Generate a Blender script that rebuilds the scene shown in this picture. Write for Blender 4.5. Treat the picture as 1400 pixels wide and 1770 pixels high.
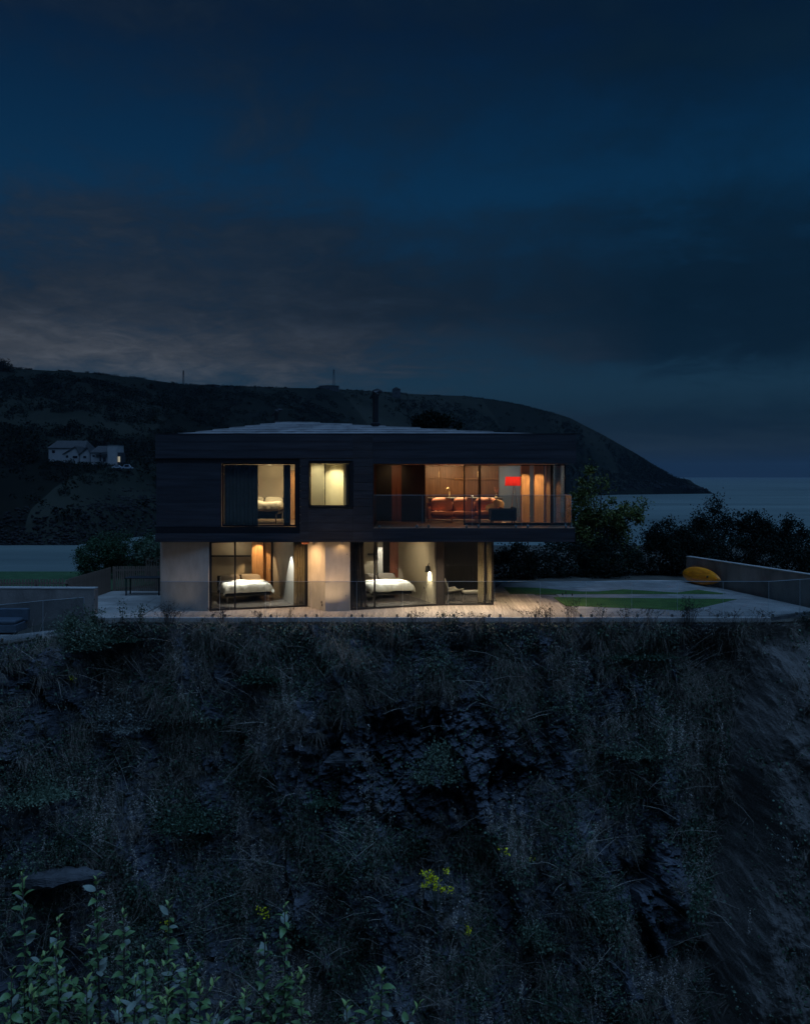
import bpy, math, random
import numpy as np
from mathutils import Vector, Matrix, noise
R = math.radians
random.seed(7); rng = np.random.default_rng(7)
sc = bpy.context.scene
for o in list(bpy.data.objects): bpy.data.objects.remove(o)
COL = sc.collection

# ------------------------------------------------------------------ camera, sky, sun, exposure
H = 4.96; F = 1500.0                       # eye height above the deck, focal length in photo pixels
cam = bpy.data.cameras.new('camera'); camo = bpy.data.objects.new('camera', cam); COL.objects.link(camo)
camo.location = (0, 0, H); camo.rotation_euler = (R(90), 0, 0)
cam.sensor_fit = 'HORIZONTAL'; cam.sensor_width = 36; cam.lens = 36 * F / 1400
cam.shift_y = -63 / 1400; cam.clip_start = .1; cam.clip_end = 60000
sc.camera = camo

world = bpy.data.worlds.new('World'); sc.world = world; world.use_nodes = True
def build_world():
    nt = world.node_tree; N = nt.nodes; L = nt.links
    for n in list(N): N.remove(n)
    out = N.new('ShaderNodeOutputWorld'); bg = N.new('ShaderNodeBackground'); L.new(bg.outputs[0], out.inputs[0])
    tc = N.new('ShaderNodeTexCoord')
    sky = N.new('ShaderNodeTexSky'); sky.sky_type = 'NISHITA'; sky.sun_disc = False
    sky.sun_elevation = R(-1.5); sky.sun_rotation = R(-24); sky.air_density = 1.0; sky.dust_density = 1.2; sky.ozone_density = 2.5
    def math_(op, a, b=None, c=None):
        n = N.new('ShaderNodeMath'); n.operation = op
        for i, v in enumerate((a, b, c)):
            if v is None: continue
            if isinstance(v, (int, float)): n.inputs[i].default_value = v
            else: L.new(v, n.inputs[i])
        return n.outputs[0]
    def ramp(fac, pts, interp='EASE'):
        n = N.new('ShaderNodeValToRGB'); n.color_ramp.interpolation = interp
        e = n.color_ramp.elements
        while len(e) < len(pts): e.new(.5)
        for el, (p, c) in zip(e, pts):
            el.position = p; el.color = (c, c, c, 1) if isinstance(c, (int, float)) else (*c, 1)
        L.new(fac, n.inputs[0]); return n.outputs[0]
    def mix(fac, a, b, mode='MIX'):
        n = N.new('ShaderNodeMix'); n.data_type = 'RGBA'; n.blend_type = mode
        if isinstance(fac, (int, float)): n.inputs[0].default_value = fac
        else: L.new(fac, n.inputs[0])
        for k, v in ((6, a), (7, b)):
            if isinstance(v, tuple): n.inputs[k].default_value = (*v, 1)
            else: L.new(v, n.inputs[k])
        return n.outputs[2]
    sep = N.new('ShaderNodeSeparateXYZ'); L.new(tc.outputs['Generated'], sep.inputs[0])
    x, y, z = sep.outputs
    zc = math_('MAXIMUM', z, 0.0)
    d = math_('ADD', zc, .16)
    # cloud layer: direction projected on a flat deck of cloud
    cx = math_('DIVIDE', x, d); cy = math_('DIVIDE', y, d)
    comb = N.new('ShaderNodeCombineXYZ'); L.new(cx, comb.inputs[0]); L.new(cy, comb.inputs[1])
    def nz(scale, detail, rough, dist, off):
        m = N.new('ShaderNodeMapping'); L.new(comb.outputs[0], m.inputs[0]); m.inputs['Location'].default_value = off
        n = N.new('ShaderNodeTexNoise'); n.inputs['Scale'].default_value = scale; n.inputs['Detail'].default_value = detail
        n.inputs['Roughness'].default_value = rough; n.inputs['Distortion'].default_value = dist
        L.new(m.outputs[0], n.inputs['Vector']); return n.outputs[0]
    big = nz(.75, 4, .5, .5, (3.1, 7.7, 0)); fine = nz(2.4, 10, .66, .7, (1.3, 2.2, 4)); wisp = nz(7.0, 9, .66, .7, (5.3, 1.2, 2))
    cl = math_('ADD', math_('ADD', math_('MULTIPLY', big, .38), math_('MULTIPLY', fine, .40)), math_('MULTIPLY', wisp, .22))
    az = math_('ADD', math_('MULTIPLY', x, -1.0), .5)
    cov = ramp(zc, [(0, .40), (.04, .48), (.105, .42), (.14, .58), (.20, .64), (.26, .56), (.32, .43), (.44, .50), (1, .50)])
    left = math_('MULTIPLY', ramp(az, [(.35, 0.0), (.9, .11)]), ramp(zc, [(.08, 0.0), (.14, 1.0), (.27, .8), (.36, 0.0)]))
    cloud = ramp(math_('ADD', math_('ADD', cl, left), math_('MULTIPLY', math_('SUBTRACT', cov, .5), .70)), [(.40, 0.0), (.66, 1.0)])
    # clear twilight: deep blue overhead, a paler streak low down; the physical sky under it
    clear = ramp(zc, [(0, (.0018, .0105, .021)), (.012, (.0022, .012, .024)), (.030, (.0085, .022, .037)), (.055, (.0028, .015, .031)), (.10, (.0050, .025, .049)), (.20, (.0024, .020, .046)), (.30, (.0014, .024, .062)), (.36, (.0011, .019, .051)), (.46, (.0009, .0095, .029)), (1, (.0007, .0075, .024))], 'LINEAR')
    skm = mix(1.0, sky.outputs[0], (.014, .020, .028), 'MULTIPLY')
    base = mix(1.0, clear, skm, 'ADD')
    # clouds: dark slate, lit grey mauve towards the after-glow on the left
    lit = math_('MULTIPLY', ramp(az, [(.22, 0.0), (.50, .36), (.84, 1.0)], 'LINEAR'), ramp(zc, [(0, .60), (.12, 1.15), (.150, .86), (.180, .40), (.24, .26), (.30, .19), (.45, .12), (1, .03)]))
    ccol = mix(lit, (.0020, .0095, .021), (.054, .061, .074))
    body = ramp(math_('ADD', math_('MULTIPLY', fine, .55), math_('MULTIPLY', wisp, .45)), [(.34, .66), (.50, 1.0), (.66, 1.48)], 'LINEAR')      # thick and thin places in the cloud
    ccol = mix(1.0, ccol, body, 'MULTIPLY')
    sk = mix(math_('MULTIPLY', cloud, .86), base, ccol)
    below = ramp(z, [(0, 0.0), (.004, 1.0)], 'LINEAR')
    sk = mix(below, (.004, .012, .024), sk)
    L.new(sk, bg.inputs[0]); bg.inputs[1].default_value = 1.0
build_world()

sun = bpy.data.lights.new('dusk_sun', 'SUN'); suno = bpy.data.objects.new('dusk_sun', sun); COL.objects.link(suno)
sun.energy = 1.65; sun.angle = R(60); sun.color = (.25, .51, 1.0)
suno.rotation_euler = (R(18), R(12), 0)     # soft light from high on the right, a little behind the camera

sc.view_settings.view_transform = 'Standard'; sc.view_settings.look = 'None'
sc.view_settings.exposure = 0; sc.view_settings.gamma = 1; sc.view_settings.use_curve_mapping = False
sc.render.engine = 'CYCLES'
cy_ = sc.cycles
cy_.use_denoising = True; cy_.max_bounces = 8; cy_.diffuse_bounces = 3; cy_.glossy_bounces = 3
cy_.transparent_max_bounces = 16; cy_.sample_clamp_indirect = 4; cy_.caustics_reflective = False; cy_.caustics_refractive = False

# ------------------------------------------------------------------ helpers
def P(px, py, Y): return Vector(((px - 700) / F * Y, Y, H - (py - 822) / F * Y))
def PX(px, Y): return (px - 700) / F * Y
def PG(px, py, z=0.0):
    Y = (H - z) * F / (py - 822); return ((px - 700) / F * Y, Y)
def ss(a, b, x):
    t = min(1, max(0, (x - a) / (b - a))); return t * t * (3 - 2 * t)
def lerp_tab(tab, x):
    return float(np.interp(x, [t[0] for t in tab], [t[1] for t in tab]))
WORLD_EMPTIES = {}
def thing(name, label, cat, loc=(0, 0, 0), rz=0.0, group=None, world=False):
    o = bpy.data.objects.new(name, None); COL.objects.link(o); o.empty_display_size = .2
    o.location = loc; o.rotation_euler = (0, 0, rz)
    tag(o, label, cat, group)
    if world: WORLD_EMPTIES[o.name] = Matrix.Translation(Vector(loc)).inverted()
    return o
def tag(o, label=None, cat=None, group=None, kind=None):
    if label: o['label'] = label
    if cat: o['category'] = cat
    if group: o['group'] = group
    if kind: o['kind'] = kind
    return o
def put(name, me, mat, parent=None):
    o = bpy.data.objects.new(name, me); COL.objects.link(o)
    if mat is not None and not me.materials: me.materials.append(mat)
    if parent is not None:
        o.parent = parent
        if parent.name in WORLD_EMPTIES: o.matrix_parent_inverse = WORLD_EMPTIES[parent.name]
    return o
class MB:
    def __init__(s): s.v = []; s.f = []
    def add(s, vs, fs):
        o = len(s.v); s.v += [tuple(v) for v in vs]; s.f += [tuple(i + o for i in f) for f in fs]; return s
    def box(s, x0, x1, y0, y1, z0, z1):
        return s.add([(x0,y0,z0),(x1,y0,z0),(x1,y1,z0),(x0,y1,z0),(x0,y0,z1),(x1,y0,z1),(x1,y1,z1),(x0,y1,z1)],
                     [(0,3,2,1),(4,5,6,7),(0,1,5,4),(1,2,6,5),(2,3,7,6),(3,0,4,7)])
    def prism(s, poly, z0, z1):
        n = len(poly)
        if sum(poly[i][0]*poly[(i+1)%n][1]-poly[(i+1)%n][0]*poly[i][1] for i in range(n)) < 0: poly = poly[::-1]
        return s.add([(x,y,z0) for x,y in poly]+[(x,y,z1) for x,y in poly],
                     [tuple(range(n))[::-1], tuple(range(n,2*n))]+[(i,(i+1)%n,n+(i+1)%n,n+i) for i in range(n)])
    def wall(s, a, b, z0, z1, t):
        a = Vector(a); b = Vector(b); d = (b-a).normalized(); n = Vector((-d.y, d.x))*t
        return s.prism([tuple(a), tuple(b), tuple(b+n), tuple(a+n)], z0, z1)
    def tube(s, pts, r, n=8):
        pts = [Vector(p) for p in pts]; m = len(pts)
        rr = [r]*m if isinstance(r, (int, float)) else r
        vs = []; u = None
        for i, p in enumerate(pts):
            d = (pts[min(i+1, m-1)]-pts[max(i-1, 0)]).normalized()
            if u is None: u = d.orthogonal().normalized()
            else:
                u = u - d*u.dot(d); u = u.normalized() if u.length > 1e-6 else d.orthogonal().normalized()
            w = d.cross(u)
            for k in range(n):
                a = 2*math.pi*k/n; vs.append(p+(u*math.cos(a)+w*math.sin(a))*rr[i])
        fs = [(i*n+k, i*n+(k+1)%n, (i+1)*n+(k+1)%n, (i+1)*n+k) for i in range(m-1) for k in range(n)]
        fs += [tuple(range(n))[::-1], tuple((m-1)*n+k for k in range(n))]
        return s.add(vs, fs)
    def lathe(s, prof, n=20, c=(0,0,0)):
        m = len(prof); vs = []
        for r, z in prof:
            for k in range(n):
                a = 2*math.pi*k/n; vs.append((c[0]+r*math.cos(a), c[1]+r*math.sin(a), c[2]+z))
        fs = [(i*n+k, i*n+(k+1)%n, (i+1)*n+(k+1)%n, (i+1)*n+k) for i in range(m-1) for k in range(n)]
        return s.add(vs, fs)
    def puff(s, c, h, e1=.45, e2=.35, nu=20, nv=10):
        def sp(v, e): return math.copysign(abs(v)**e, v)
        vs = []
        for j in range(nv+1):
            ph = -math.pi/2+math.pi*j/nv
            for i in range(nu):
                th = 2*math.pi*i/nu
                vs.append((c[0]+h[0]*sp(math.cos(ph),e1)*sp(math.cos(th),e2), c[1]+h[1]*sp(math.cos(ph),e1)*sp(math.sin(th),e2), c[2]+h[2]*sp(math.sin(ph),e1)))
        fs = [(j*nu+i, j*nu+(i+1)%nu, (j+1)*nu+(i+1)%nu, (j+1)*nu+i) for j in range(nv) for i in range(nu)]
        return s.add(vs, fs)
    def build(s, name, mat, parent=None, smooth=False, bevel=0.0, seg=2):
        me = bpy.data.meshes.new(name); me.from_pydata(s.v, [], s.f); me.update()
        if smooth:
            me.polygons.foreach_set('use_smooth', [True]*len(me.polygons))
        o = put(name, me, mat, parent)
        if bevel:
            b = o.modifiers.new('bevel', 'BEVEL'); b.width = bevel; b.segments = seg; b.limit_method = 'ANGLE'; b.angle_limit = R(40)
        return o
def box(name, mat, parent, x0, x1, y0, y1, z0, z1, bevel=0.0):
    return MB().box(min(x0,x1), max(x0,x1), y0, y1, z0, z1).build(name, mat, parent, bevel=bevel)
def np_mesh(name, V, T):
    me = bpy.data.meshes.new(name); V = np.ascontiguousarray(V, dtype=np.float32); T = np.ascontiguousarray(T, dtype=np.int32)
    k = T.shape[1]
    me.vertices.add(len(V)); me.vertices.foreach_set('co', V.ravel())
    me.loops.add(T.size); me.loops.foreach_set('vertex_index', T.ravel())
    me.polygons.add(len(T)); me.polygons.foreach_set('loop_start', np.arange(0, T.size, k, dtype=np.int32))
    me.update(calc_edges=True); me.validate(); return me
def unit(a): return a/np.maximum(np.linalg.norm(a, axis=-1, keepdims=True), 1e-9)
def leaf_mesh(name, pos, size, out=None, bias=.6, wid=.30):
    n = len(pos); d = rng.normal(size=(n,3))
    if out is not None: d = unit(d)+out*bias
    d = unit(d); nrm = unit(np.cross(d, rng.normal(size=(n,3)))); sd = np.cross(d, nrm)
    L = np.asarray(size).reshape(-1,1)*np.ones((n,1)); 
    V = np.stack([pos, pos+d*L*.45+sd*L*wid+nrm*L*.08, pos+d*L-nrm*L*.1, pos+d*L*.45-sd*L*wid+nrm*L*.08], 1).reshape(-1,3)
    i = np.arange(n)[:,None]*4
    T = np.concatenate([i+np.array([[0,1,2]]), i+np.array([[0,2,3]])], 1).reshape(-1,3)
    return np_mesh(name, V, T)
def blade_mesh(name, pos, d0, d1, length, width):
    n = len(pos); L = length.reshape(-1,1); W = width.reshape(-1,1)
    sd = unit(np.cross(d0, rng.normal(size=(n,3))))*W*.5
    m = pos+d0*L*.5; tip = m+d1*L*.5
    V = np.stack([pos-sd, pos+sd, m-sd*.8, m+sd*.8, tip], 1).reshape(-1,3)
    i = np.arange(n)[:,None]*5
    T = np.concatenate([i+np.array([[0,1,3]]), i+np.array([[0,3,2]]), i+np.array([[2,3,4]])], 1).reshape(-1,3)
    return np_mesh(name, V, T)

# ------------------------------------------------------------------ materials
def mat(name, c, rough=.6, var=.18, scale=3.0, bump=0.0, bscale=None, metal=0.0, spec=.4, c2=None, stretch=(1,1,1), detail=6.0,
        island=0.0, objrand=0.0, trans=0.0, emit=None, es=0.0, extra=None):
    m = bpy.data.materials.new(name); m.use_nodes = True; nt = m.node_tree; N = nt.nodes; L = nt.links
    b = N['Principled BSDF']; b.inputs['Roughness'].default_value = rough; b.inputs['Metallic'].default_value = metal
    b.inputs['Specular IOR Level'].default_value = spec
    tc = N.new('ShaderNodeTexCoord'); mp = N.new('ShaderNodeMapping'); mp.inputs['Scale'].default_value = stretch
    L.new(tc.outputs['Object'], mp.inputs[0])
    nz = N.new('ShaderNodeTexNoise'); nz.inputs['Scale'].default_value = scale; nz.inputs['Detail'].default_value = detail; nz.inputs['Roughness'].default_value = .6
    L.new(mp.outputs[0], nz.inputs['Vector'])
    rp = N.new('ShaderNodeValToRGB'); e = rp.color_ramp.elements; e[0].position = .32; e[1].position = .68
    lo = tuple(v*(1-var) for v in c); hi = c2 if c2 else tuple(min(1, v*(1+var)) for v in c)
    e[0].color = (*lo, 1); e[1].color = (*hi, 1); L.new(nz.outputs[0], rp.inputs[0]); col = rp.outputs[0]
    if island:
        g = N.new('ShaderNodeNewGeometry'); mr = N.new('ShaderNodeMapRange'); mr.inputs[3].default_value = 1-island; mr.inputs[4].default_value = 1+island
        L.new(g.outputs['Random Per Island'], mr.inputs[0])
        mx = N.new('ShaderNodeMix'); mx.data_type = 'RGBA'; mx.blend_type = 'MULTIPLY'; mx.inputs[0].default_value = 1
        L.new(col, mx.inputs[6]); L.new(mr.outputs[0], mx.inputs[7]); col = mx.outputs[2]
    if objrand:
        oi = N.new('ShaderNodeObjectInfo'); mr = N.new('ShaderNodeMapRange'); mr.inputs[3].default_value = 1-objrand; mr.inputs[4].default_value = 1+objrand
        L.new(oi.outputs['Random'], mr.inputs[0])
        mx = N.new('ShaderNodeMix'); mx.data_type = 'RGBA'; mx.blend_type = 'MULTIPLY'; mx.inputs[0].default_value = 1
        L.new(col, mx.inputs[6]); L.new(mr.outputs[0], mx.inputs[7]); col = mx.outputs[2]
    L.new(col, b.inputs['Base Color'])
    if bump:
        n2 = N.new('ShaderNodeTexNoise'); n2.inputs['Scale'].default_value = bscale or scale*4; n2.inputs['Detail'].default_value = 8
        L.new(mp.outputs[0], n2.inputs['Vector'])
        bp = N.new('ShaderNodeBump'); bp.inputs['Strength'].default_value = bump; bp.inputs['Distance'].default_value = .05
        L.new(n2.outputs[0], bp.inputs['Height']); L.new(bp.outputs[0], b.inputs['Normal'])
    if trans: b.inputs['Transmission Weight'].default_value = 0; b.inputs['Subsurface Weight'].default_value = 0
    if emit: b.inputs['Emission Color'].default_value = (*emit, 1); b.inputs['Emission Strength'].default_value = es
    if extra: extra(N, L, b)
    return m
def glass_mat(name, tint=(.93,.95,.95), refl=1.0):
    m = bpy.data.materials.new(name); m.use_nodes = True; N = m.node_tree.nodes; L = m.node_tree.links
    for n in list(N): N.remove(n)
    out = N.new('ShaderNodeOutputMaterial'); mx = N.new('ShaderNodeMixShader'); tr = N.new('ShaderNodeBsdfTransparent'); gl = N.new('ShaderNodeBsdfGlossy')
    tr.inputs[0].default_value = (*tint, 1); gl.inputs['Roughness'].default_value = .02
    g = N.new('ShaderNodeNewGeometry'); dt = N.new('ShaderNodeVectorMath'); dt.operation = 'DOT_PRODUCT'
    L.new(g.outputs['Normal'], dt.inputs[0]); L.new(g.outputs['Incoming'], dt.inputs[1])
    def mt(op, a, b=None):
        n = N.new('ShaderNodeMath'); n.operation = op; n.use_clamp = True
        for i, v in enumerate((a, b)):
            if v is None: continue
            if isinstance(v, (int, float)): n.inputs[i].default_value = v
            else: L.new(v, n.inputs[i])
        return n.outputs[0]
    f = mt('ADD', mt('MULTIPLY', mt('POWER', mt('SUBTRACT', 1.0, mt('ABSOLUTE', dt.outputs['Value'])), 5.0), .95), .045*refl)
    L.new(f, mx.inputs[0]); L.new(tr.outputs[0], mx.inputs[1]); L.new(gl.outputs[0], mx.inputs[2]); L.new(mx.outputs[0], out.inputs[0])
    return m
M = {}
M['clad'] = mat('charred_cladding', (.036,.034,.038), .55, .35, 1.3, .25, 30, stretch=(1,1,9), spec=.35, objrand=.16)
M['clad2'] = mat('dark_fascia_cladding', (.032,.032,.039), .55, .35, 1.1, .22, 26, stretch=(.6,1,8), spec=.35, objrand=.14)
M['black'] = mat('black_metal', (.010,.010,.012), .45, .2, 4, spec=.4)
M['concrete'] = mat('board_marked_concrete', (.44,.39,.33), .8, .12, 1.6, .2, 22, stretch=(2.2,2.2,.9), c2=(.50,.445,.38))
M['concrete_wall'] = mat('grey_concrete', (.20,.17,.15), .85, .35, 1.1, .35, 20, c2=(.29,.25,.22), stretch=(1,1,.6))
M['coping'] = mat('pale_coping', (.36,.34,.31), .75, .15, 3, .15)
M['slate'] = mat('roof_slate', (.30,.28,.27), .42, .3, 2.5, .3, 18, island=.22, spec=.6)
M['glass'] = glass_mat('window_glass'); M['rail_glass'] = glass_mat('rail_glass', (.80,.83,.85), .9)
M['edge'] = mat('glass_edge', (.42,.48,.50), .25, .1, spec=.7)
M['plaster'] = mat('beige_plaster', (.56,.49,.37), .85, .08, 1.5)
M['cream'] = mat('cream_plaster', (.70,.64,.46), .8, .06, 1.5)
M['white'] = mat('white_plaster', (.70,.69,.65), .8, .06, 1.5)
M['greywall'] = mat('grey_plaster', (.36,.35,.32), .85, .1, 1.5)
M['bluewall'] = mat('slate_blue_plaster', (.30,.37,.43), .8, .1, 1.2)
M['darkwall'] = mat('dark_lining_and_shade', (.016,.014,.015), .5, .3, 2, stretch=(6,6,.4))  # real dark linings; also colours the shaded gap and corridor opening
M['wood'] = mat('oak_panel', (.46,.25,.11), .45, .28, 2.2, .06, 30, stretch=(9,9,.45), c2=(.58,.33,.15))
M['wood_dark'] = mat('walnut_cabinet', (.17,.085,.042), .38, .3, 1.8, .05, 30, stretch=(9,9,.4), spec=.5)
M['redwood'] = mat('cedar_lining', (.25,.085,.05), .45, .3, 2.0, stretch=(9,9,.4))
M['intfloor'] = mat('oak_floor', (.30,.20,.13), .28, .25, 1.6, .04, 20, stretch=(6,.5,6), spec=.5)
M['tilefloor'] = mat('polished_floor', (.12,.11,.10), .25, .15, 2, spec=.5)
M['board'] = mat('deck_timber', (.40,.33,.27), .7, .25, 2.0, .3, 24, stretch=(8,.5,8), c2=(.50,.42,.35), objrand=.16)
M['slab'] = mat('pale_paving', (.34,.31,.27), .7, .22, 1.3, .2, 30, c2=(.44,.40,.35), objrand=.12)
M['gravel'] = mat('dark_gravel', (.12,.115,.11), .9, .5, 6, .5, 30)
M['turf'] = mat('artificial_turf', (.075,.18,.036), .9, .4, 1.6, .8, 60, c2=(.10,.205,.042))
M['linen'] = mat('white_linen', (.80,.78,.72), .9, .05, 2, .25, 9)
M['greylinen'] = mat('grey_linen', (.30,.27,.235), .9, .08, 2, .25, 9)
M['creamlinen'] = mat('cream_linen', (.72,.64,.46), .9, .06, 2, .3, 8)
M['curtain_dark'] = mat('charcoal_curtain', (.075,.060,.050), .9, .2, 5, .1, 60)
M['curtain_tan'] = mat('tan_curtain', (.30,.24,.15), .9, .15, 5, .1, 60)
M['curtain_cream'] = mat('cream_curtain', (.55,.46,.29), .9, .12, 5, .1, 60)
M['frame'] = mat('dark_bed_frame', (.03,.026,.024), .55, .2, 4)
M['sofa'] = mat('rust_velvet', (.30,.10,.045), .85, .2, 4, .12, 50)
M['cushion_ochre'] = mat('ochre_cushion', (.62,.36,.14), .85, .15, 4, .1, 50)  # ochre fabric of the scatter cushions
M['char'] = mat('charcoal_fabric', (.035,.036,.037), .9, .2, 6, .1, 60)
M['steel'] = mat('brushed_steel', (.55,.53,.50), .25, .1, 8, metal=1.0)
M['brass'] = mat('brass', (.75,.56,.30), .25, .1, 8, metal=1.0)
M['worktop'] = mat('stone_worktop', (.40,.36,.30), .3, .15, 5)
def shade_extra(N, L, b):
    tr = N.new('ShaderNodeBsdfTranslucent'); tr.inputs[0].default_value = (.95,.055,.035,1); mx = N.new('ShaderNodeMixShader'); mx.inputs[0].default_value = .6
    out = N['Material Output']; L.new(b.outputs[0], mx.inputs[1]); L.new(tr.outputs[0], mx.inputs[2]); L.new(mx.outputs[0], out.inputs[0])
M['shade'] = mat('red_pleated_shade', (.65,.03,.02), .8, .12, 14, stretch=(6,6,.3), extra=shade_extra)
M['white_item'] = mat('white_glaze', (.8,.78,.8), .25, .04)
M['kayak'] = mat('yellow_kayak', (.95,.23,.008), .35, .35, 1.6, c2=(1.0,.34,.012), stretch=(1,6,6), spec=.5)
M['kayak_dark'] = mat('kayak_fittings', (.05,.035,.02), .5, .2)
M['slat'] = mat('weathered_slat', (.21,.145,.105), .8, .3, 3, .2, 30, stretch=(6,6,.6))
M['render_white'] = mat('white_render', (.30,.29,.28), .9, .08, .4)
M['farroof'] = mat('far_slate_roof', (.05,.048,.046), .7, .2, .8)
M['darkpane'] = mat('dark_window', (.012,.014,.018), .1, .1, spec=.6)
M['litpane'] = mat('lit_window', (.6,.55,.4), .5, .05, emit=(1.0,.86,.55), es=.35)
M['carpaint'] = mat('pale_car_paint', (.30,.32,.35), .3, .1, spec=.6)
M['tyre'] = mat('tyre_rubber', (.012,.012,.012), .8, .1)
M['farbuild'] = mat('far_dark_building', (.04,.04,.045), .8, .2, .5)
# terrain and plants
def rock_extra(N, L, b):
    tc = N.new('ShaderNodeTexCoord')
    # lichen and pale quartz in blotches, thin beds along the tilted strata
    src = b.inputs['Base Color'].links[0].from_socket
    n = N.new('ShaderNodeTexNoise'); n.inputs['Scale'].default_value = 1.7; n.inputs['Detail'].default_value = 11; n.inputs['Roughness'].default_value = .72; L.new(tc.outputs['Object'], n.inputs['Vector'])
    r = N.new('ShaderNodeValToRGB'); r.color_ramp.elements[0].position = .58; r.color_ramp.elements[1].position = .70; L.new(n.outputs[0], r.inputs[0])
    mx = N.new('ShaderNodeMix'); mx.data_type = 'RGBA'; L.new(r.outputs[0], mx.inputs[0]); L.new(src, mx.inputs[6]); mx.inputs[7].default_value = (.22,.225,.23,1)
    # right of the diagonal joint the rock gives way to bare earth
    sp = N.new('ShaderNodeSeparateXYZ'); L.new(tc.outputs['Object'], sp.inputs[0])
    a1 = N.new('ShaderNodeMath'); a1.operation = 'MULTIPLY_ADD'; L.new(sp.outputs[2], a1.inputs[0]); a1.inputs[1].default_value = -.197; L.new(sp.outputs[0], a1.inputs[2])
    a2 = N.new('ShaderNodeMath'); a2.operation = 'MULTIPLY_ADD'; L.new(n.outputs[0], a2.inputs[0]); a2.inputs[1].default_value = 1.6; L.new(a1.outputs[0], a2.inputs[2])
    mr = N.new('ShaderNodeMapRange'); mr.inputs[1].default_value = 11.3; mr.inputs[2].default_value = 12.5; L.new(a2.outputs[0], mr.inputs[0])
    me_ = N.new('ShaderNodeMix'); me_.data_type = 'RGBA'; L.new(mr.outputs[0], me_.inputs[0]); L.new(mx.outputs[2], me_.inputs[6])
    er = N.new('ShaderNodeValToRGB'); er.color_ramp.elements[0].position = .3; er.color_ramp.elements[1].position = .7; er.color_ramp.elements[0].color = (.080,.070,.060,1); er.color_ramp.elements[1].color = (.165,.145,.125,1); L.new(n.outputs[0], er.inputs[0]); L.new(er.outputs[0], me_.inputs[7])
    L.new(me_.outputs[2], b.inputs['Base Color'])
    mp = N.new('ShaderNodeMapping'); mp.inputs['Rotation'].default_value = (0, R(24), 0); mp.inputs['Scale'].default_value = (.7, .7, 7); L.new(tc.outputs['Object'], mp.inputs[0])
    n2 = N.new('ShaderNodeTexNoise'); n2.inputs['Scale'].default_value = 1.3; n2.inputs['Detail'].default_value = 9; n2.inputs['Roughness'].default_value = .7; L.new(mp.outputs[0], n2.inputs['Vector'])
    n3 = N.new('ShaderNodeTexNoise'); n3.inputs['Scale'].default_value = 6; n3.inputs['Detail'].default_value = 9; n3.inputs['Roughness'].default_value = .7; L.new(tc.outputs['Object'], n3.inputs['Vector'])
    iv = N.new('ShaderNodeMath'); iv.operation = 'SUBTRACT'; iv.inputs[0].default_value = 1.0; L.new(mr.outputs[0], iv.inputs[1]); st = N.new('ShaderNodeMath'); st.operation = 'MULTIPLY'; L.new(n2.outputs[0], st.inputs[0]); L.new(iv.outputs[0], st.inputs[1])
    ad = N.new('ShaderNodeMath'); L.new(st.outputs[0], ad.inputs[0]); L.new(n3.outputs[0], ad.inputs[1])
    bp = N.new('ShaderNodeBump'); bp.inputs['Strength'].default_value = 1; bp.inputs['Distance'].default_value = .11; L.new(ad.outputs[0], bp.inputs['Height']); L.new(bp.outputs[0], b.inputs['Normal'])
M['rock'] = mat('slate_cliff', (.060,.068,.088), .75, .5, .8, 0, c2=(.165,.172,.190), stretch=(1,1,1.8), detail=12, extra=rock_extra)
M['earth'] = mat('plateau_earth', (.075,.07,.055), .95, .4, .8, .6, 8)
def hill_extra(N, L, b):      # fields of different crops and pasture, each its own tone
    src = b.inputs['Base Color'].links[0].from_socket; tc = N.new('ShaderNodeTexCoord'); mp = N.new('ShaderNodeMapping'); mp.inputs['Scale'].default_value = (.011, .006, 0); L.new(tc.outputs['Object'], mp.inputs[0])
    v = N.new('ShaderNodeTexVoronoi'); v.inputs['Scale'].default_value = 1.0; L.new(mp.outputs[0], v.inputs['Vector']); sp = N.new('ShaderNodeSeparateXYZ'); L.new(v.outputs['Color'], sp.inputs[0])
    mr = N.new('ShaderNodeMapRange'); mr.inputs[3].default_value = .6; mr.inputs[4].default_value = 2.0; L.new(sp.outputs[0], mr.inputs[0])
    mx = N.new('ShaderNodeMix'); mx.data_type = 'RGBA'; mx.blend_type = 'MULTIPLY'; mx.inputs[0].default_value = 1; L.new(src, mx.inputs[6]); L.new(mr.outputs[0], mx.inputs[7]); L.new(mx.outputs[2], b.inputs['Base Color'])
M['hill'] = mat('far_hillside', (.012,.015,.011), 1.0, .4, .012, 0, c2=(.020,.021,.016), detail=12, spec=0, extra=hill_extra)
M['lawn'] = mat('lawn_grass', (.035,.085,.030), .95, .3, 2, .4, 40)
M['drygrass'] = mat('dry_grass', (.245,.205,.16), .9, .3, .5, island=.45, spec=.15)
M['greengrass'] = mat('rank_grass', (.135,.130,.095), .9, .3, .5, island=.45, spec=.15)
M['ivy'] = mat('ivy_leaf', (.044,.078,.044), .5, .35, .4, island=.5, spec=.35)
M['bramble'] = mat('bramble_leaf', (.095,.135,.085), .6, .35, .5, island=.5, spec=.3)
M['grey_leaf'] = mat('grey_green_leaf', (.16,.17,.145), .7, .3, .6, island=.45, spec=.25)
M['twig'] = mat('dead_twig', (.42,.37,.31), .9, .3, 1, island=.4, spec=.15)
M['bark'] = mat('bark', (.055,.042,.032), .9, .4, 6, .5, 30)
M['treeleaf'] = mat('tree_leaf', (.085,.100,.022), .6, .3, .8, island=.45, spec=.3)
M['darkleaf'] = mat('evergreen_leaf', (.012,.021,.015), .8, .4, .6, island=.5, spec=.08)
M['hedgeleaf'] = mat('hedge_leaf', (.028,.065,.028), .6, .3, .9, island=.45, spec=.3)
M['nearleaf'] = mat('shrub_leaf', (.12,.22,.07), .45, .25, 9, .2, 40, c2=(.18,.29,.10), spec=.45)
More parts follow.
